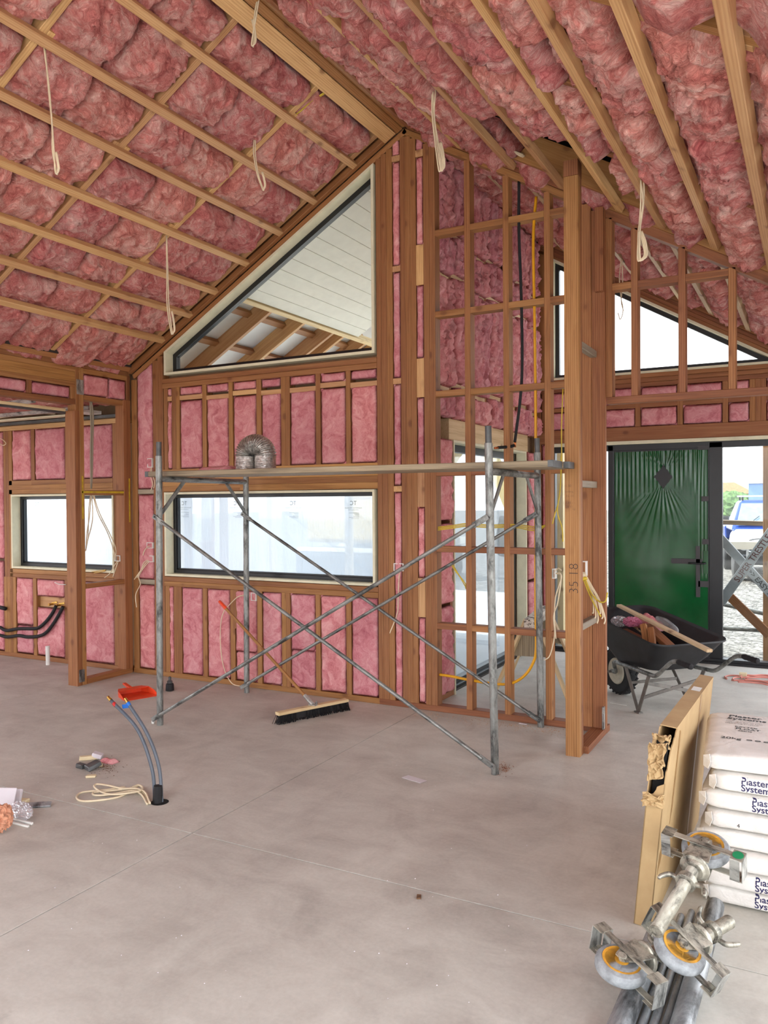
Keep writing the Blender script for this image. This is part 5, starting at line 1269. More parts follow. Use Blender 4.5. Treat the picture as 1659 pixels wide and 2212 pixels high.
# ---- plaster bags
s = N('bag_paper'); v = s.coords((1, 1, 1)); f = s.noise(v, 9, 5, .6, .8); g = s.noise(v, 28, 5, .65, 1.5)
s.bsdf(s.ramp(f, [(.3, (214, 210, 204)), (.7, (236, 233, 228))]), .62, bump=g, bstr=.22, bdist=.02)
BX0, BX1, BY0, BY1 = -.385, .045, 3.37, 4.05; NB = 8; BH = .0755
BAGS = []
def bag_fn(i):
    rr_ = random.Random(40 + i); jx, jy = rr_.uniform(-.02, .025), rr_.uniform(-.02, .02); rot = rr_.uniform(-.035, .035)
    if i == 7: jx, jy, rot = -.028, .012, .085
    cx, cy, cz0 = (BX0 + BX1) / 2 + jx, (BY0 + BY1) / 2 + jy, .003 + i * BH
    nu, nv = 40, 52; V = []; Fc = []
    a, b, h = (BX1 - BX0) / 2, (BY1 - BY0) / 2, BH / 2 - .0008
    W = 12
    rows = []
    # closed superellipsoid sampled as a box-sphere
    n = 30; idx = {}
    def sgnp(x, p): return math.copysign(abs(x) ** p, x)
    m = 64; kk = 22
    th = np.linspace(-math.pi / 2 + .03, math.pi / 2 - .03, kk); ph = np.linspace(0, 2 * math.pi, m, endpoint=False)
    T2, P2 = np.meshgrid(th, ph, indexing='ij'); T2 = T2.ravel(); P2 = P2.ravel()
    sp = lambda x, p: np.sign(x) * np.abs(x) ** p
    X = a * sp(np.cos(T2), .22) * sp(np.cos(P2), .20); Y = b * sp(np.cos(T2), .22) * sp(np.sin(P2), .20); Z = h * sp(np.sin(T2), .34)
    # concentric rings over the flat faces give the paper something to wrinkle on
    D = np.stack([X * 11 + i * 7.7, Y * 11, Z * 22], 1); w = pnoise(D) * .006 + fbm(D * 2.1 + 4, 3, .55, True) * .0035
    ends = np.clip((np.abs(X) / a - .8) / .2, 0, 1); Z = Z * (1 - .10 * ends) + w * .55 * np.sign(Z + 1e-9) * (np.abs(Z) > h * .3)
    nrm_ = np.stack([X / a, Y / b], 1); nrm_ /= np.linalg.norm(nrm_, axis=1)[:, None] + 1e-9; X = X + nrm_[:, 0] * w; Y = Y + nrm_[:, 1] * w
    Z = np.clip(Z, -h, h if i < 7 else h * 1.12)
    V = np.stack([X, Y, Z + h], 1).tolist()
    Fc = [(r * m + j, r * m + (j + 1) % m, (r + 1) * m + (j + 1) % m, (r + 1) * m + j) for r in range(kk - 1) for j in range(m)] + [tuple(range(m - 1, -1, -1)), tuple((kk - 1) * m + j for j in range(m))]
    return V, Fc, Matrix.Translation((cx, cy, cz0)) @ Matrix.Rotation(rot, 4, 'Z'), h
BLAB = ['bottom plaster bag of the stack resting on the floor', 'second plaster bag from the bottom of the stack', 'third plaster bag from the bottom of the stack', 'fourth plaster bag from the bottom of the stack', 'fifth plaster bag from the bottom of the stack', 'third plaster bag from the top of the stack', 'plaster bag directly under the top one in the stack', 'top white plaster bag of the stack with printed label']
def wrap_text(me, mw, bag, tgt, lift=.0012):
    """drop lettering onto the bag along its local -Z"""
    V, Fc, bm, h = bag; bvh = BVHTree.FromPolygons([bm @ Vector(v) for v in V], Fc); dn = (mw.to_3x3() @ Vector((0, 0, -1))).normalized()
    for v in me.vertices:
        p = mw @ v.co; hit = bvh.ray_cast(p - dn * .08, dn, .3)
        if hit[0] is not None: p = hit[0] - dn * lift
        v.co = p
    return me
def sub_text(me, cuts=1):
    import bmesh
    bm = bmesh.new(); bm.from_mesh(me); bmesh.ops.triangulate(bm, faces=bm.faces); bmesh.ops.subdivide_edges(bm, edges=bm.edges, cuts=cuts); bm.to_mesh(me); bm.free(); return me
for i in range(NB):
    bag = bag_fn(i); V, Fc, bm_, h = bag
    t = thing('plaster_bag', BLAB[i], 'bag', tuple(bm_.translation), group='stacked plaster bags')
    put('sack', mesh('sack', V, Fc, True), t, 'bag_paper', bm_)
    # folded corner flap at the near left corner
    c = bm_ @ Vector((-(BX1 - BX0) / 2 + .01, -(BY1 - BY0) / 2 + .012, h)); q = random.Random(i)
    Vf = [c + Vector((.012, -.010, h * .8)), c + Vector((-.013, .006, h * .5)), c + Vector((-.014, .012, -h * .7)), c + Vector((.006, -.010, -h * .8)), c + Vector((.016, -.017, 0))]
    fo = put('folded_corner', mesh('folded_corner', Vf, [(0, 1, 4), (1, 2, 4), (2, 3, 4)]), t, 'bag_paper'); md = fo.modifiers.new('t', 'SOLIDIFY'); md.thickness = .002
    fx = {6: 1601, 5: 1624, 1: 1631, 0: 1629}.get(i)
    if fx:
        x0 = on_y(fx, 1850, 3.37).x
        me = sub_text(text_mesh('Plaster\nSystems', .036, bold=.0006, spacing=.72)); mw = Matrix.Translation((x0, BY0 - .05, bm_.translation.z + BH * .56)) @ Matrix.Rotation(math.pi / 2, 4, 'X')
        put('lettering', wrap_text(me, mw, bag, None), t, 'navy_ink')
    if i == 4 or i == 2:
        me = text_mesh('4', .022); mw = Matrix.Translation((on_y(1592, 1870, 3.37).x, BY0 - .05, bm_.translation.z + .02)) @ Matrix.Rotation(math.pi / 2, 4, 'X'); put('lettering', wrap_text(sub_text(me), mw, bag, None), t, 'black_ink')
    if i == 7:
        zt = bm_.translation.z + .2
        for (txt, sz, x, y, mat, bd) in (('Plaster', .050, -.345, 3.955, 'black_ink', .001), ('Systems', .050, -.348, 3.912, 'black_ink', .001), ('Important installation notes', .013, -.348, 3.885, 'black_ink', 0), ('materials for all your', .018, -.348, 3.862, 'black_ink', 0), ('plastering projects', .018, -.348, 3.840, 'black_ink', 0),
                                     ('EZYTEK', .026, -.305, 3.785, 'black_ink', .0004), ('FLOAT', .032, -.300, 3.752, 'black_ink', .0006), ('20KG', .024, -.29, 3.722, 'black_ink', .0003), ('20kg', .042, -.345, 3.585, 'black_ink', .0004)):
            me = sub_text(text_mesh(txt, sz, bold=bd)); put('lettering', wrap_text(me, Matrix.Translation((x, y, zt)), bag, None), t, mat)
        for k in range(3):                                             # three round handling marks
            me = bpy.data.meshes.new('mark'); n = 20; cx_ = -.235 + k * .032; V2 = [(cx_ + r * math.cos(6.2832 * j / n), 3.60 + r * math.sin(6.2832 * j / n), 0) for r in (.011, .008) for j in range(n)]
            me.from_pydata(V2 + [(cx_ - .007, 3.597, 0), (cx_ + .007, 3.597, 0), (cx_ + .007, 3.602, 0), (cx_ - .007, 3.602, 0)], [], [(j, (j + 1) % n, n + (j + 1) % n, n + j) for j in range(n)] + [(40, 41, 42, 43)]); put('lettering', wrap_text(me, Matrix.Translation((0, 0, zt)), bag, None), t, 'black_ink')
        me = mesh('logo', [(-.165, 3.955, 0), (-.125, 3.955, 0), (-.12, 3.985, 0), (-.145, 3.998, 0), (-.165, 3.99, 0)], [(0, 1, 2, 3, 4)]); put('lettering', wrap_text(sub_text(me, 3), Matrix.Translation((0, 0, zt)), bag, None), t, 'blue_ink')

# ---- scaffold tubes and castors in the near corner
TY = [('thick galvanised tube lying nearest the carton', -.497, .036, 1.3, 2.98), ('thin galvanised tube, first of three between the thick ones', -.446, .0125, 1.3, 3.2), ('thin galvanised tube, middle of three between the thick ones', -.415, .0125, 1.3, 3.25), ('thin galvanised tube, third of three between the thick ones', -.383, .0125, 1.3, 3.22), ('thick galvanised tube lying nearest the plaster bags', -.335, .033, 1.3, 3.30)]
for lab, x, r, y0, y1 in TY:
    o = pipe('scaffold_tube', (x - .03, y0, r + .001), (x, y1, r + .001), r, None, 'galvanised_blue', r - .004, 24); tag(o, lab, 'tube', 'scaffold tubes on the floor')
bar_ = lathe('tape_band', [(.0128, 0), (.0136, .001), (.0136, .03), (.0128, .031)], (-.3915, 2.95, .0135), (-.391, 2.98, .0135), bpy.data.objects.get('scaffold_tube.003'), 'blue_tape', 14)
plain('castor_tyre', (150, 154, 156), .75, var=.22, scale=30); plain('castor_hub', (202, 148, 52), .6, var=.25, scale=20); galv('dirty_zinc', (172, 168, 154), scale=24)
plain('green_label', (30, 130, 84), .4)
def castor(label, c, ax, up, screw=.40, flip=1, hub=True, screw_from=.10, rim=True, hollow=True):
    """castor with jack: c wheel centre, ax wheel axis (towards the viewer), up = jack direction in the wheel plane"""
    c = Vector(c); up = Vector(up).normalized(); ax = Vector(ax); ax = (ax - up * ax.dot(up)).normalized(); sd = up.cross(ax).normalized()
    M_ = Matrix(((sd.x, up.x, ax.x, c.x), (sd.y, up.y, ax.y, c.y), (sd.z, up.z, ax.z, c.z), (0, 0, 0, 1)))   # local x along pedal bar, y up the jack, z wheel axis
    t = thing('scaffold_castor', label, 'castor', tuple(c), group='scaffold castors'); W = lambda x, y, z: M_ @ Vector((x, y, z))
    R = .080
    wh = lathe('wheel', [(.052, 0), (.066, .002), (.075, .004), (R, .011), (R + .001, .022), (R, .033), (.075, .040), (.066, .042), (.052, .044)], W(0, 0, -.022), W(0, 0, .022), t, 'castor_tyre', 36)
    lathe('rim', [(.060, 0), (.0605, .001), (.060, .0015), (.056, -.010), (.025, -.012), (.022, .0), (.010, .001)], W(0, 0, .022), W(0, 0, .06), wh, 'castor_hub', 30)
    lathe('axle', [(.010, 0), (.010, .075), (.014, .076), (.014, .086), (.006, .087)], W(0, 0, -.045), W(0, 0, .06), wh, 'dirty_zinc', 8)
    for z in (-.034, .034):                        # fork cheeks
        P = [(-.045, .098), (.045, .098), (.036, .03), (.018, -.012), (-.018, -.012), (-.036, .03)]; n = len(P); V = [W(x, y, z - .0025) for x, y in P] + [W(x, y, z + .0025) for x, y in P]
        put('fork_plate', mesh('fork_plate', V, [tuple(range(n - 1, -1, -1)), tuple(range(n, 2 * n))] + [(i, (i + 1) % n, n + (i + 1) % n, n + i) for i in range(n)]), t, 'dirty_zinc')
    lathe('swivel', [(.046, 0), (.050, .004), (.050, .012), (.040, .016), (.034, .026), (.026, .028)], W(0, .096, 0), W(0, .13, 0), t, 'dirty_zinc', 26)
    pl = []
    for z in (-.041, .041): bar('pedal_bar', W(-.125, .026, z), W(.125, .026, z), .004, .024, t, 'dirty_zinc', tuple(up), .001)
    for x in (-.118, .118):                        # folded box ends of the brake pedal
        for z in (-.043, .043): bar('pedal_side', W(x - .02, .026, z), W(x + .02, .026, z), .003, .05, t, 'dirty_zinc', tuple(up), .001)
        e = .020 if x > 0 else -.020
        bar('pedal_end', W(x + e, .026, -.043), W(x + e, .026, .043), .003, .05, t, 'galvanised_pale', tuple(up), .001)
        bar('pedal_pad', W(x - .012, .052, -.0), W(x + .02, .052, 0), .086, .003, t, 'galvanised_pale', tuple(up), .001)
    # threaded jack
    n = 0; prof = []; y = 0.0
    while y < screw: prof += [(.0205, y), (.0225, y + .0022)]; y += .0044
    a, b = W(0, .12, 0), W(0, .12 + screw, 0)
    sc = lathe('jack_screw', prof, a, b, t, 'dirty_zinc', 22); 
    pipe('screw_mouth', W(0, .12 + screw - .012, 0), W(0, .12 + screw + .002, 0), .0215, sc, 'dirty_zinc', .014, 22)
    q = .12 + .045
    nt = lathe('jack_nut', [(.024, 0), (.033, .002), (.034, .026), (.026, .030)], W(0, q, 0), W(0, q + .03, 0), t, 'dirty_zinc', 18)
    for s_ in (-1, 1): tube('nut_wing', [W(s_ * .030, q + .015, 0), W(s_ * .055, q + .018, .006), W(s_ * .072, q + .045, .012), W(s_ * .076, q + .06, .012)], [.009, .009, .008, .006], nt, 'dirty_zinc', 8, 4)
    return t, W
cA, WA = castor('castor lying flat on the thick tube nearest the carton', on_z(1341, 2087, .128), (.20, -.06, .97), (.55, .83, .0), screw=.20)
cB, WB = castor('castor lying tilted in the middle of the tubes', on_z(1468, 2054, .165), (.42, -.12, .90), (.42, .90, .0), screw=.17)
endC = on_z(1417, 2012, .245); pC = on_z(1497, 1880, .335); upC = (endC - pC).normalized()
cC = pC - upC * .12
cCt, WC = castor('uppermost castor with its hollow threaded jack pointing at the camera', cC, (.15, .30, .94), upC, screw=(endC - pC).length)
lathe('round_label', [(.018, 0), (.018, .001)], WC(-.118, .026, .046), WC(-.118, .026, .048), cCt, 'green_label', 18)

# ---- wheelbarrow
wbC = Vector((-1.41, 6.731, 0)); wu = Vector((.73, -.683, 0)).normalized(); wv2 = Vector((.683, .73, 0)).normalized()
WBM = Matrix(((wu.x, wv2.x, 0, wbC.x), (wu.y, wv2.y, 0, wbC.y), (0, 0, 1, 0), (0, 0, 0, 1)))
def wbp(u, v, z): return WBM @ Vector((u, v, z))
plain('barrow_tray', (30, 32, 36), .5, var=.35, scale=9); plain('barrow_steel', (120, 116, 110), .5, .5, var=.2); plain('wheel_cream', (186, 180, 160), .5, var=.12)
wbr = thing('wheelbarrow', 'black-tray wheelbarrow loaded with offcuts in front of the green door', 'wheelbarrow', tuple(wbC))
def ring(cu, hu, cv, hv, z0, slope_, r, n=8):
    out = []
    for (sx, sy_, a0) in ((1, 1, 0), (-1, 1, 90), (-1, -1, 180), (1, -1, 270)):
        for k in range(n + 1):
            a = math.radians(a0 + 90 * k / n); u = cu + sx * (hu - r) + r * math.cos(a); v = cv + sy_ * (hv - r) + r * math.sin(a)
            out.append(wbp(u, v, z0 + slope_ * (u - cu)))
    return out
levels = [ring(.42, .47, 0, .315, .630, -.15, .10), ring(.42, .485, 0, .33, .640, -.15, .11), ring(.42, .485, 0, .33, .628, -.15, .11), ring(.42, .46, 0, .305, .605, -.14, .10), ring(.43, .36, 0, .255, .45, -.06, .10), ring(.44, .25, 0, .20, .335, -.0, .09)]
V = []; Fc = []; n = len(levels[0])
inner = [ring(.42, .455, 0, .30, .622, -.15, .10), ring(.43, .345, 0, .245, .455, -.06, .10), ring(.44, .235, 0, .19, .345, 0, .09)]
allr = inner[::-1] + levels
for L in allr: V += L
for i in range(len(allr) - 1):
    for k in range(n): Fc.append((i * n + k, i * n + (k + 1) % n, (i + 1) * n + (k + 1) % n, (i + 1) * n + k))
Fc += [tuple(range(n)), tuple((len(allr) - 1) * n + k for k in range(n - 1, -1, -1))]
tr_ = put('tray', mesh('tray', V, Fc, True), wbr, 'barrow_tray'); tr_.data.set_sharp_from_angle(angle=.9)
tyre = lathe('tyre', [(.10, 0), (.14, -.012), (.172, -.008), (.186, .006), (.190, .025), (.190, .045), (.186, .064), (.172, .078), (.14, .082), (.10, .07)], wbp(0, -.035, .19), wbp(0, .04, .19), wbr, 'black_rubber', 40)
for k in range(26):
    a = 2 * math.pi * k / 26
    for sgn in (-1, 1):
        c0 = wbp(.188 * math.cos(a), sgn * .016, .19 + .188 * math.sin(a)); c1 = wbp(.188 * math.cos(a + .1), sgn * .036, .19 + .188 * math.sin(a + .1))
        rad = (c0 - wbp(0, sgn * .016, .19)).normalized(); bar('tread', c0, c1, .016, .010, tyre, 'black_rubber', tuple(rad), .001)
for s_ in (-1, 1): lathe('rim', [(.105, 0), (.108, -.004), (.100, -.012), (.09, -.004), (.05, .008), (.03, -.012), (.014, -.014)], wbp(0, s_ * .036, .19), wbp(0, s_ * .0, .19), tyre, 'wheel_cream', 30)
lathe('axle', [(.010, 0), (.010, .22), (.016, .221), (.016, .235)], wbp(0, -.115, .19), wbp(0, .12, .19), wbr, 'barrow_steel', 10)
for s_ in (-1, 1):
    hp = [wbp(-.02, s_ * .075, .19), wbp(.06, s_ * .085, .20), wbp(.16, s_ * .17, .30), wbp(.35, s_ * .21, .318), wbp(.70, s_ * .25, .322), wbp(.80, s_ * .262, .33), wbp(.90, s_ * .27, .40), wbp(.99, s_ * .275, .465), wbp(1.06, s_ * .278, .480), wbp(1.14, s_ * .28, .478)]
    hn_ = tube('handle', hp, .0155, wbr, 'galvanised', 12, 6)
    e0, e1 = wbp(1.06, s_ * .278, .480), wbp(1.20, s_ * .281, .472)
    lathe('grip', [(.0165, 0)] + [((.021 if k % 2 else .0185), .008 + .016 * k) for k in range(8)] + [(.019, .138), (.008, .142)], e0, e1, hn_, 'black_rubber', 14)
    f0, f1, f2 = wbp(.36, s_ * .205, .315), wbp(.56, s_ * .235, .012), wbp(.70, s_ * .245, .31)
    bar('leg', f0, f1, .008, .034, wbr, 'barrow_steel', (wu.x, wu.y, 0), .002); bar('leg', f1, f2, .008, .034, wbr, 'barrow_steel', (wu.x, wu.y, 0), .002)
    bar('foot', f1 - wu * .03 - Vector((0, 0, .006)), f1 + wu * .03 - Vector((0, 0, .006)), .036, .01, wbr, 'barrow_steel', (0, 0, 1), .003)
bar('leg_brace', wbp(.685, -.243, .25), wbp(.62, .24, .13), .008, .026, wbr, 'barrow_steel', (0, 0, 1), .002); bar('leg_brace', wbp(.695, .243, .25), wbp(.625, -.24, .13), .008, .026, wbr, 'barrow_steel', (0, 0, 1), .002)
bar('leg_brace', wbp(.44, -.212, .20), wbp(.44, .212, .20), .008, .022, wbr, 'barrow_steel', (0, 0, 1), .002)
# load in the tray
def load_bar(px0, py0, px1, py1, d0, d1, w, d, mat, label, up=(0, 0, 1)):
    o = bar('timber_offcut', on_y(px0, py0, d0), on_y(px1, py1, d1), w, d, None, mat, up); tag(o, label, 'offcut', 'timber offcuts in the barrow'); return o
load_bar(1337, 1308, 1533, 1406, 6.78, 5.86, .045, .022, 'timber_pale', 'long pale lath sticking out over the barrow rear rim')
load_bar(1398, 1352, 1450, 1400, 6.46, 6.19, .075, .040, 'timber_red', 'thick red-brown offcut lying under the lath in the barrow')
load_bar(1390, 1350, 1397, 1390, 6.30, 6.22, .045, .045, 'timber_red', 'upright brown block, first from the barrow front', (0, -1, 0))
load_bar(1406, 1358, 1410, 1394, 6.26, 6.17, .045, .045, 'timber_red', 'upright brown block, second from the barrow front', (0, -1, 0))
load_bar(1350, 1362, 1395, 1385, 6.5, 6.3, .05, .03, 'timber_red', 'flat brown offcut lying at the barrow side wall')
for k in range(6):
    o = load_bar(1345 + 6 * k, 1338 + 4 * k, 1372 + 5 * k, 1352 + 5 * k, 6.60, 6.45, .007, .007, 'timber_pale', ('first', 'second', 'third', 'fourth', 'fifth', 'sixth')[k] + ' thin pale stick from the front in the barrow')
o = batt(None, wbp(.10, .0, .60), (wu.x, wu.y, -.15), (wv2.x, wv2.y, 0), (0, 0, 1), .26, .19, depth=.0, amp=.03, res=.012, bulge=.07, edge=.07, freq=9, name='insulation_scrap'); tag(o, 'wad of pink insulation scrap in the barrow', 'insulation offcut')
crumple('plastic_wrap', wbp(.13, -.09, .575), (.12, .12, .07), .30, 2.4, 'clear_plastic', 'crumpled clear plastic at the front of the barrow', 'plastic wrap', seed=21)
s = N('pink_plastic'); s.bsdf((196, 110, 140), .25, **{'Alpha': .75}); s2 = N('clear_bottle'); s2.bsdf((150, 150, 152), .15, **{'Alpha': .55})
crumple('plastic_wrap', wbp(.30, -.10, .60), (.12, .10, .06), .35, 2.6, 'pink_plastic', 'crumpled pink plastic wrapper in the barrow', 'plastic wrap', seed=33)
o = tube('plastic_bottle', [on_y(1420, 1336, 6.55), on_y(1436, 1345, 6.48), on_y(1456, 1362, 6.38), on_y(1462, 1372, 6.34)], [.02, .035, .035, .012], None, 'clear_bottle', 14, 6); tag(o, 'clear plastic bottle lying at the far side of the barrow', 'bottle')
crumple('plastic_wrap', wbp(.74, .06, .46), (.09, .08, .05), .25, 2.4, 'clear_plastic', 'crumpled clear wrapper at the rear of the barrow', 'plastic wrap', seed=41)

# ---- sawhorse behind the open frame
sh = thing('sawhorse', 'paint-spattered wooden sawhorse behind the open timber frame', 'sawhorse', (-2.0, 6.6, 0))
s = N('spattered_wood'); v = s.coords((1, 1, 1)); f = s.noise(v, 34, 4, .6); s.bsdf(s.ramp(f, [(.42, (84, 74, 64)), (.5, (206, 198, 184)), (.7, (226, 220, 208))]), .8, bump=f, bstr=.4, bdist=.01)
dS = Vector((-.16, .987, 0)); nS = Vector((dS.y, -dS.x, 0)); s0_ = on_y(1146, 1348, 6.25); s0_.z = .60
bar('beam', s0_ - dS * .02, s0_ + dS * .85, .10, .085, sh, 'spattered_wood', (0, 0, 1), .006)
for e in (.06, .74):
    for q in (-1, 1):
        a = s0_ + dS * e + nS * q * .045 + Vector((0, 0, .03)); b = s0_ + dS * (e + (-.08 if e < .3 else .08)) + nS * q * .30; b.z = .008
        bar('leg', a, b, .09, .022, sh, 'timber_pale', (nS.x, nS.y, .3), .002)
    g0 = s0_ + dS * (e + .03); P = [g0 + nS * -.075 + Vector((0, 0, -.05)), g0 + nS * .075 + Vector((0, 0, -.05)), g0 + nS * .165 + Vector((0, 0, -.28)), g0 + nS * -.165 + Vector((0, 0, -.28))]; V = P + [p + dS * .015 for p in P]
    put('gusset', mesh('gusset', V, [(3, 2, 1, 0), (4, 5, 6, 7), (0, 1, 5, 4), (1, 2, 6, 5), (2, 3, 7, 6), (3, 0, 4, 7)]), sh, 'timber_weathered')

# ---- extension cord by the door
plain('pink_cord', (206, 130, 116), .5, var=.06)
cdp = [(1570, 1466), (1566, 1462), (1578, 1459), (1612, 1460), (1640, 1459), (1675, 1461), (1690, 1468), (1670, 1476), (1640, 1472), (1610, 1470), (1580, 1469)]
ec = thing('extension_cord', 'coiled pale pink extension cord on the floor by the door sill', 'cord', tuple(on_z(1640, 1467)))
tubes('cord', [[on_z(x, y, .008) for x, y in cdp], [on_z(x + 45, y + 1.5, .02) for x, y in cdp], [on_z(x * .8 + 330 , y + 4, .03) for x, y in cdp], [on_z(x * .6 + 660, y - 1, .03) for x, y in cdp]], .007, ec, 'pink_cord', 8, 6)
box('plug', (on_z(1605, 1466).x - .03, on_z(1605, 1466).x + .03), (on_z(1605, 1466).y - .02, on_z(1605, 1466).y + .025), (.01, .055), ec, 'putty', .01)
o = tubes('floor_wire', [[on_z(x, y, .003) for x, y in ((1318, 1518), (1335, 1521), (1354, 1524))]], .0025, None, 'white_plastic', 6, 4); tag(o, 'thin white wire on the floor beside the nib', 'wire')

# ---- film printing on the windows (seen from behind, so mirrored)
def film_print(parent, pxs, py, Y, k=1.0):
    for px in pxs:
        c = on_y(px, py, Y)
        for txt, sz, dz in (('TC', .050, 0), ('BUILDING FILM  PPE ROLLED', .0125, -.028), ('protects glazing surfaces', .010, -.042)):
            me = text_mesh(txt, sz * k, True, 'CENTER'); put('printing', me, parent, 'pale_ink', Matrix.Translation((c.x, Y, c.z + dz * k)) @ Matrix.Rotation(math.pi / 2, 4, 'X'))
        for r, w in enumerate((.10, .05, .045, .06, .10, .08)):
            box('printing', (c.x + .06 - w * 1.0, c.x + .055), (Y, Y + .0006), (c.z - .066 - r * .009, c.z - .064 - r * .009), parent, 'pale_ink', .0001)
film_print(win1, (398, 511, 633, 763), 1091, YB + .125); film_print(win2, (80,), 1092, YB + .125)

# =================================================================== YARD
GZ = -.22
# ---- pickup parked outside
plain('car_blue', (38, 70, 150), .25, var=.05); plain('car_glass', (120, 140, 160), .1, var=.1); plain('car_dark', (26, 28, 32), .4, var=.2); plain('car_white', (228, 230, 232), .3, var=.03); plain('chrome', (190, 192, 196), .2, .9, var=.1)
ut = thing('pickup_truck', 'blue pickup truck with white hood stripe parked on the gravel outside the door', 'car', tuple(on_z(1690, 1262, GZ)))
ctr = on_z(1690, 1262, GZ); uf = Vector((ctr.x * -1, ctr.y * -1, 0)); uf = Vector((.16, -1, 0)).normalized(); us = Vector((-uf.y, uf.x, 0))   # uf: nose direction
def up_(a, b, z): return ctr + us * a + uf * b + Vector((0, 0, z))
def loft(nm, rings, mat, parent=None, smooth=False):
    n = len(rings[0]); V = [p for r in rings for p in r]; Fc = [(i * n + k, i * n + (k + 1) % n, (i + 1) * n + (k + 1) % n, (i + 1) * n + k) for i in range(len(rings) - 1) for k in range(n)]
    Fc += [tuple(range(n - 1, -1, -1)), tuple((len(rings) - 1) * n + k for k in range(n))]
    o = put(nm, mesh(nm, V, Fc, smooth), parent or ut, mat); md = o.modifiers.new('b', 'BEVEL'); md.width = .035; md.segments = 3; md.limit_method = 'ANGLE'; return o
def rect_ring(hw3, b0, b1, z): return [up_(-hw3, b0, z), up_(hw3, b0, z), up_(hw3, b1, z), up_(-hw3, b1, z)]
loft('lower_body', [rect_ring(.86, -4.6, .0, .42), rect_ring(.93, -4.65, .05, .60), rect_ring(.93, -4.65, .05, .82)], 'car_dark')
loft('hood', [rect_ring(.93, -1.6, .02, .82), rect_ring(.90, -1.6, -.02, 1.02), rect_ring(.82, -1.55, -.15, 1.12)], 'car_white')
loft('cab', [rect_ring(.90, -3.1, -1.15, 1.08), rect_ring(.88, -3.05, -1.25, 1.18), rect_ring(.68, -2.75, -1.85, 1.74), rect_ring(.60, -2.7, -1.95, 1.79)], 'car_blue')
P = [up_(-.80, -1.222, 1.20), up_(.80, -1.222, 1.20), up_(.64, -1.80, 1.70), up_(-.64, -1.80, 1.70)]; nn_ = Vector((uf.x * .65, uf.y * .65, .75)) * .012
put('windscreen', mesh('windscreen', [p + nn_ for p in P] + [p + nn_ * 1.5 for p in P], [(3, 2, 1, 0), (4, 5, 6, 7), (0, 1, 5, 4), (1, 2, 6, 5), (2, 3, 7, 6), (3, 0, 4, 7)]), ut, 'car_glass')
for a in (-.55, .15): bar('wiper', up_(a, -1.20, 1.215) + nn_ * 2, up_(a + .25, -1.42, 1.40) + nn_ * 2, .02, .012, ut, 'car_dark')
loft('tub', [rect_ring(.90, -4.6, -3.1, .82), rect_ring(.92, -4.62, -3.1, 1.15)], 'car_blue')
bar('grille', up_(-.55, .06, .80), up_(.55, .06, .80), .05, .24, ut, 'car_dark'); 
for k in range(4): bar('grille_bar', up_(-.54, .09, .72 + k * .055), up_(.54, .09, .72 + k * .055), .02, .018, ut, 'chrome')
for a in (-.75, .75): box_c = up_(a, .05, .85); lathe('headlight', [(.13, 0), (.14, .02), (.11, .05), (.03, .06)], box_c, box_c + uf * .06, ut, 'car_white', 18)
bar('bumper', up_(-.95, .10, .52), up_(.95, .10, .52), .16, .22, ut, 'car_dark', ch=.03); bar('number_plate', up_(-.18, .19, .55), up_(.18, .19, .55), .01, .12, ut, 'car_white', ch=.002)
tube('bull_bar', [up_(-.7, .22, .50), up_(-.68, .27, .80), up_(-.55, .28, .98), up_(.55, .28, .98), up_(.68, .27, .80), up_(.7, .22, .50)], .03, ut, 'chrome', 10, 6)
for z in (.70, .84): tube('bull_bar', [up_(-.68, .27, z), up_(.68, .27, z)], .02, ut, 'chrome', 10)
for a in (-.80, .80):
    for b in (-.85, -3.75): lathe('wheel', [(.10, 0), (.22, .0), (.34, .02), (.37, .06), (.37, .18), (.34, .22), (.22, .24)], up_(a - .12, b, .37), up_(a + .12, b, .37), ut, 'car_dark', 26)
for b in (-1.95, -2.7): bar('roof_rack', up_(-.66, b, 1.88), up_(.66, b, 1.88), .06, .035, ut, 'car_white'); 
for a in (-.6, .6):
    for b in (-1.95, -2.7): bar('rack_foot', up_(a, b, 1.77), up_(a, b, 1.88), .04, .04, ut, 'car_dark')
for a in (-1.02, 1.02): box_c = up_(a, -1.35, 1.22); bar('mirror', box_c, box_c + Vector((0, 0, .2)), .16, .10, ut, 'car_dark', ch=.02)
# ---- timber post, brace, trestles and rails just outside the glass
def yd(px, py, Y): return on_y(px, py, Y)
po = yd(1690, 1200, 9.3); o = box('porch_post', (on_y(1648, 1200, 9.3).x, on_y(1648, 1200, 9.3).x + .14), (9.3, 9.44), (GZ, 2.6), None, 'timber_pine'); tag(o, 'square pine post standing outside the glass beside the door', 'post')
o = bar('timber_brace', yd(1576, 1288, 9.2), yd(1662, 1372, 9.2), .09, .045, None, 'timber_red', (0, 1, 0)); tag(o, 'orange timber brace sloping against the porch post', 'brace')
o = box('porch_post', (bx(1198, 1100, 9.3), bx(1216, 1100, 9.3)), (9.3, 9.4), (GZ, 2.7), None, 'timber_pale'); tag(o, 'pale timber post seen through the narrow glass beside the nib', 'post')
for (z_, px0) in ((bz(1600, 1128, 9.9), 1540),):
    a, b = yd(1500, 1126, 9.9), yd(1760, 1134, 9.9); o = bar('scaffold_board', a, b, .22, .05, None, 'timber_weathered'); tag(o, 'grey scaffold board level outside the glass', 'board')
a, b = yd(1500, 1176, 10.2), yd(1760, 1180, 10.2); o = bar('white_board', a, b, .18, .09, None, 'soffit_white'); tag(o, 'white board lying level below the scaffold board outside', 'board')
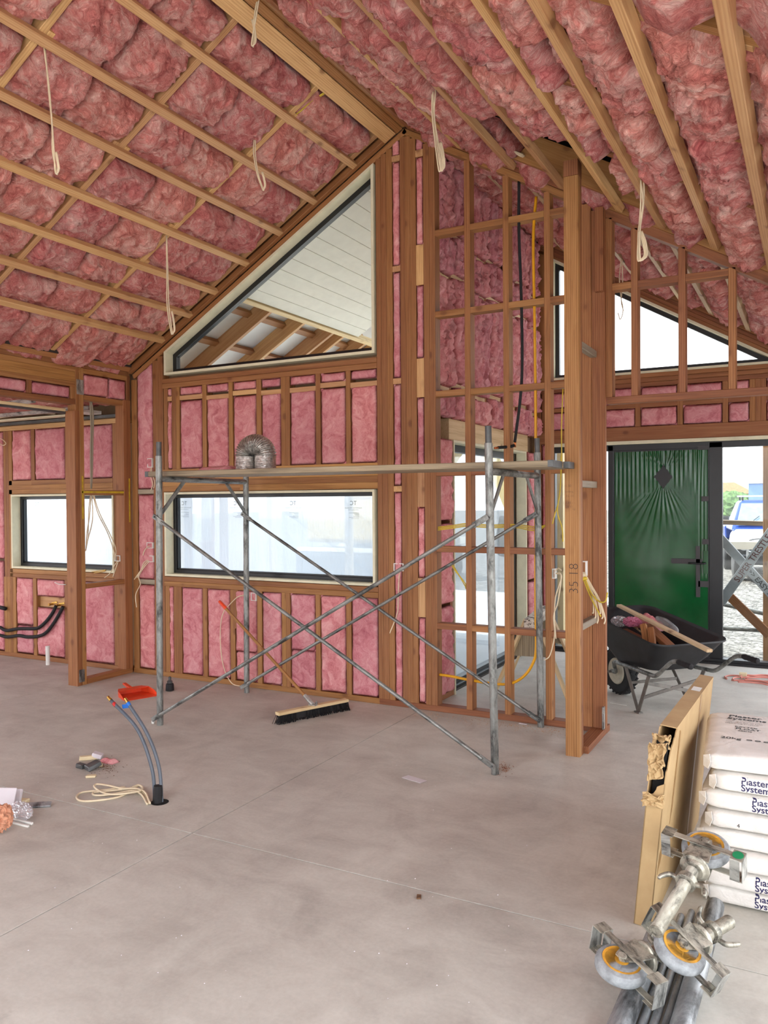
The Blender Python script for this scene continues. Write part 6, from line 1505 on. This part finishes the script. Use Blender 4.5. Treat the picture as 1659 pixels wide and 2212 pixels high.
for k, (y0, y1, lab) in enumerate(((1300, 1332, 'upper galvanised pipe rail sagging outside the glass'), (1356, 1362, 'lower galvanised pipe rail outside the glass'))):
    o = pipe('pipe_rail', yd(1540, y0, 10.0), yd(1720, y1 + (10 if k == 0 else 4), 10.0), .024, None, 'galvanised', .02); tag(o, lab, 'pipe')
plain('ladder_alloy', (176, 182, 184), .4, .4, var=.1); plain('ladder_dark', (70, 74, 76), .5, var=.1); plain('maroon_ink', (96, 40, 40), .5, var=.05); plain('yellow_ink', (224, 200, 40), .5)
def trestle_leg(a, b, w, lab, txt, mat, rev=False, tsz=.07, ts=.1):
    A, B = Vector(a), Vector(b); t = thing('trestle_leg', lab, 'trestle', tuple(A), group='folding trestle legs')
    bar('channel', A, B, .04, w, t, 'ladder_alloy', (1, 0, 0), .004)
    dv = (B - A).normalized(); Yc = min(A.y, B.y) - .022; L = (B - A).length
    zx = Vector((0, -1, 0)); x = dv if dv.x > 0 else -dv; y = zx.cross(x).normalized()
    org = (A if dv.x > 0 else B) + x * (L * ts) - y * tsz * .35
    me = text_mesh(txt, tsz, bold=.001); put('lettering', me, t, mat, Matrix(((x.x, y.x, zx.x, org.x), (x.y, y.y, zx.y, Yc), (x.z, y.z, zx.z, org.z), (0, 0, 0, 1))))
trestle_leg(yd(1556, 1302, 9.15), yd(1680, 1130, 9.15), .10, 'alloy trestle leg rising to the right with maroon lettering', 'SUPER TRESTLE', 'maroon_ink', tsz=.085, ts=.28)
trestle_leg(yd(1556, 1162, 9.24), yd(1690, 1310, 9.24), .09, 'alloy trestle leg falling to the right with easy access lettering', '>> EASY ACCESS', 'ladder_dark', tsz=.075, ts=.47)
# ---- far buildings
plain('clad_blue', (118, 148, 196), .6, var=.04); plain('far_tan', (196, 160, 120), .8, var=.1)
fb = thing('blue_building', 'pale blue shed beyond the parked pickup', 'building', tuple(on_z(1640, 1110, GZ)))
Yb_ = 46.0
A, B = yd(1617, 1088, Yb_), yd(1800, 1027, Yb_)
box('wall', (A.x, B.x), (Yb_, Yb_ + 6), (GZ, B.z), fb, 'clad_blue', .02); box('fascia', (A.x - .1, B.x), (Yb_ - .1, Yb_), (B.z - .35, B.z), fb, 'car_white', .02)
for k in range(3): box('window', (A.x + 1.0 + k * 1.5, A.x + 2.0 + k * 1.5), (Yb_ - .04, Yb_), (.8, 1.8), fb, 'car_glass', .02)
ff_ = thing('framed_house', 'bare timber house frame with tan roof far beyond the pickup', 'building', tuple(on_z(1580, 1110, GZ)))
Yf_ = 58.0; A, B = yd(1470, 1090, Yf_), yd(1622, 1066, Yf_)
for k in range(11): x = A.x + (B.x - A.x) * k / 10; box('stud', (x, x + .12), (Yf_, Yf_ + .1), (GZ, B.z), ff_, 'timber_pine')
box('top_plate', (A.x, B.x), (Yf_, Yf_ + .12), (B.z - .1, B.z), ff_, 'timber_pine')
prism('roof', [(A.x - .3, B.z), (B.x + .3, B.z), ((A.x + B.x) / 2 + 1.2, B.z + .75), ((A.x + B.x) / 2 - 1.2, B.z + .75)], 'y', Yf_ - .3, Yf_ + 5, ff_, 'far_tan')
plain('foliage', (92, 120, 70), .9, var=.35, scale=3)
for k, (px, w, lab) in enumerate(((1590, 2.6, 'distant green shrub left of the blue shed'), (1612, 2.4, 'small distant green shrub touching the blue shed'))):
    c = yd(px, 1092, 53 + 16 * k); c.z = GZ; crumple('shrub', c, (w, w, 2.0), .18, 4.0, 'foliage', lab, 'shrub', n=20, seed=3 + k)
# ---- digger behind the side glass
plain('digger_yellow', (214, 176, 60), .5, var=.1)
dg_ = thing('excavator', 'yellow digger blurred behind the film of the side glass', 'excavator', (-9.5, 17.5, GZ))
box('track', (-11.2, -7.8), (16.3, 16.8), (GZ, .5), dg_, 'car_dark', .15); box('track', (-11.2, -7.8), (18.2, 18.7), (GZ, .5), dg_, 'car_dark', .15)
box('house', (-11.0, -8.6), (16.5, 18.5), (.6, 1.7), dg_, 'digger_yellow', .1); box('cab', (-9.9, -8.7), (16.5, 17.5), (1.7, 3.0), dg_, 'digger_yellow', .08); box('cab_window', (-9.7, -8.66), (16.46, 17.3), (1.9, 2.8), dg_, 'car_glass', .02)
bar('boom', (-8.7, 17.8, 1.5), (-6.6, 16.6, 3.4), .3, .4, dg_, 'digger_yellow', ch=.03); bar('stick', (-6.6, 16.6, 3.4), (-5.4, 15.9, 1.2), .22, .3, dg_, 'digger_yellow', ch=.03); bar('bucket', (-5.5, 15.9, 1.2), (-5.7, 16.1, .5), .5, .4, dg_, 'car_dark', ch=.06)

# ---- pencil marks on the tall post
for txt, px, py, sz, rot in (('35 18', 1249, 1284, .085, 90), ('1.50', 1221, 1052, .022, 0), ('ceiling', 1221, 1064, .020, 0), ('35 11', 1222, 1074, .022, 0), ('1.65 - -', 1222, 1088, .020, 0), ('28 11', 1222, 1097, .020, 0), ('12', 1236, 1102, .020, 0)):
    p = on_y(px, py, 4.9385)
    put('handwriting', text_mesh(txt, sz, bold=-.025 * sz), nb, 'black_ink', Matrix.Translation(p) @ Matrix.Rotation(math.pi / 2, 4, 'X') @ Matrix.Rotation(math.radians(rot), 4, 'Z'))
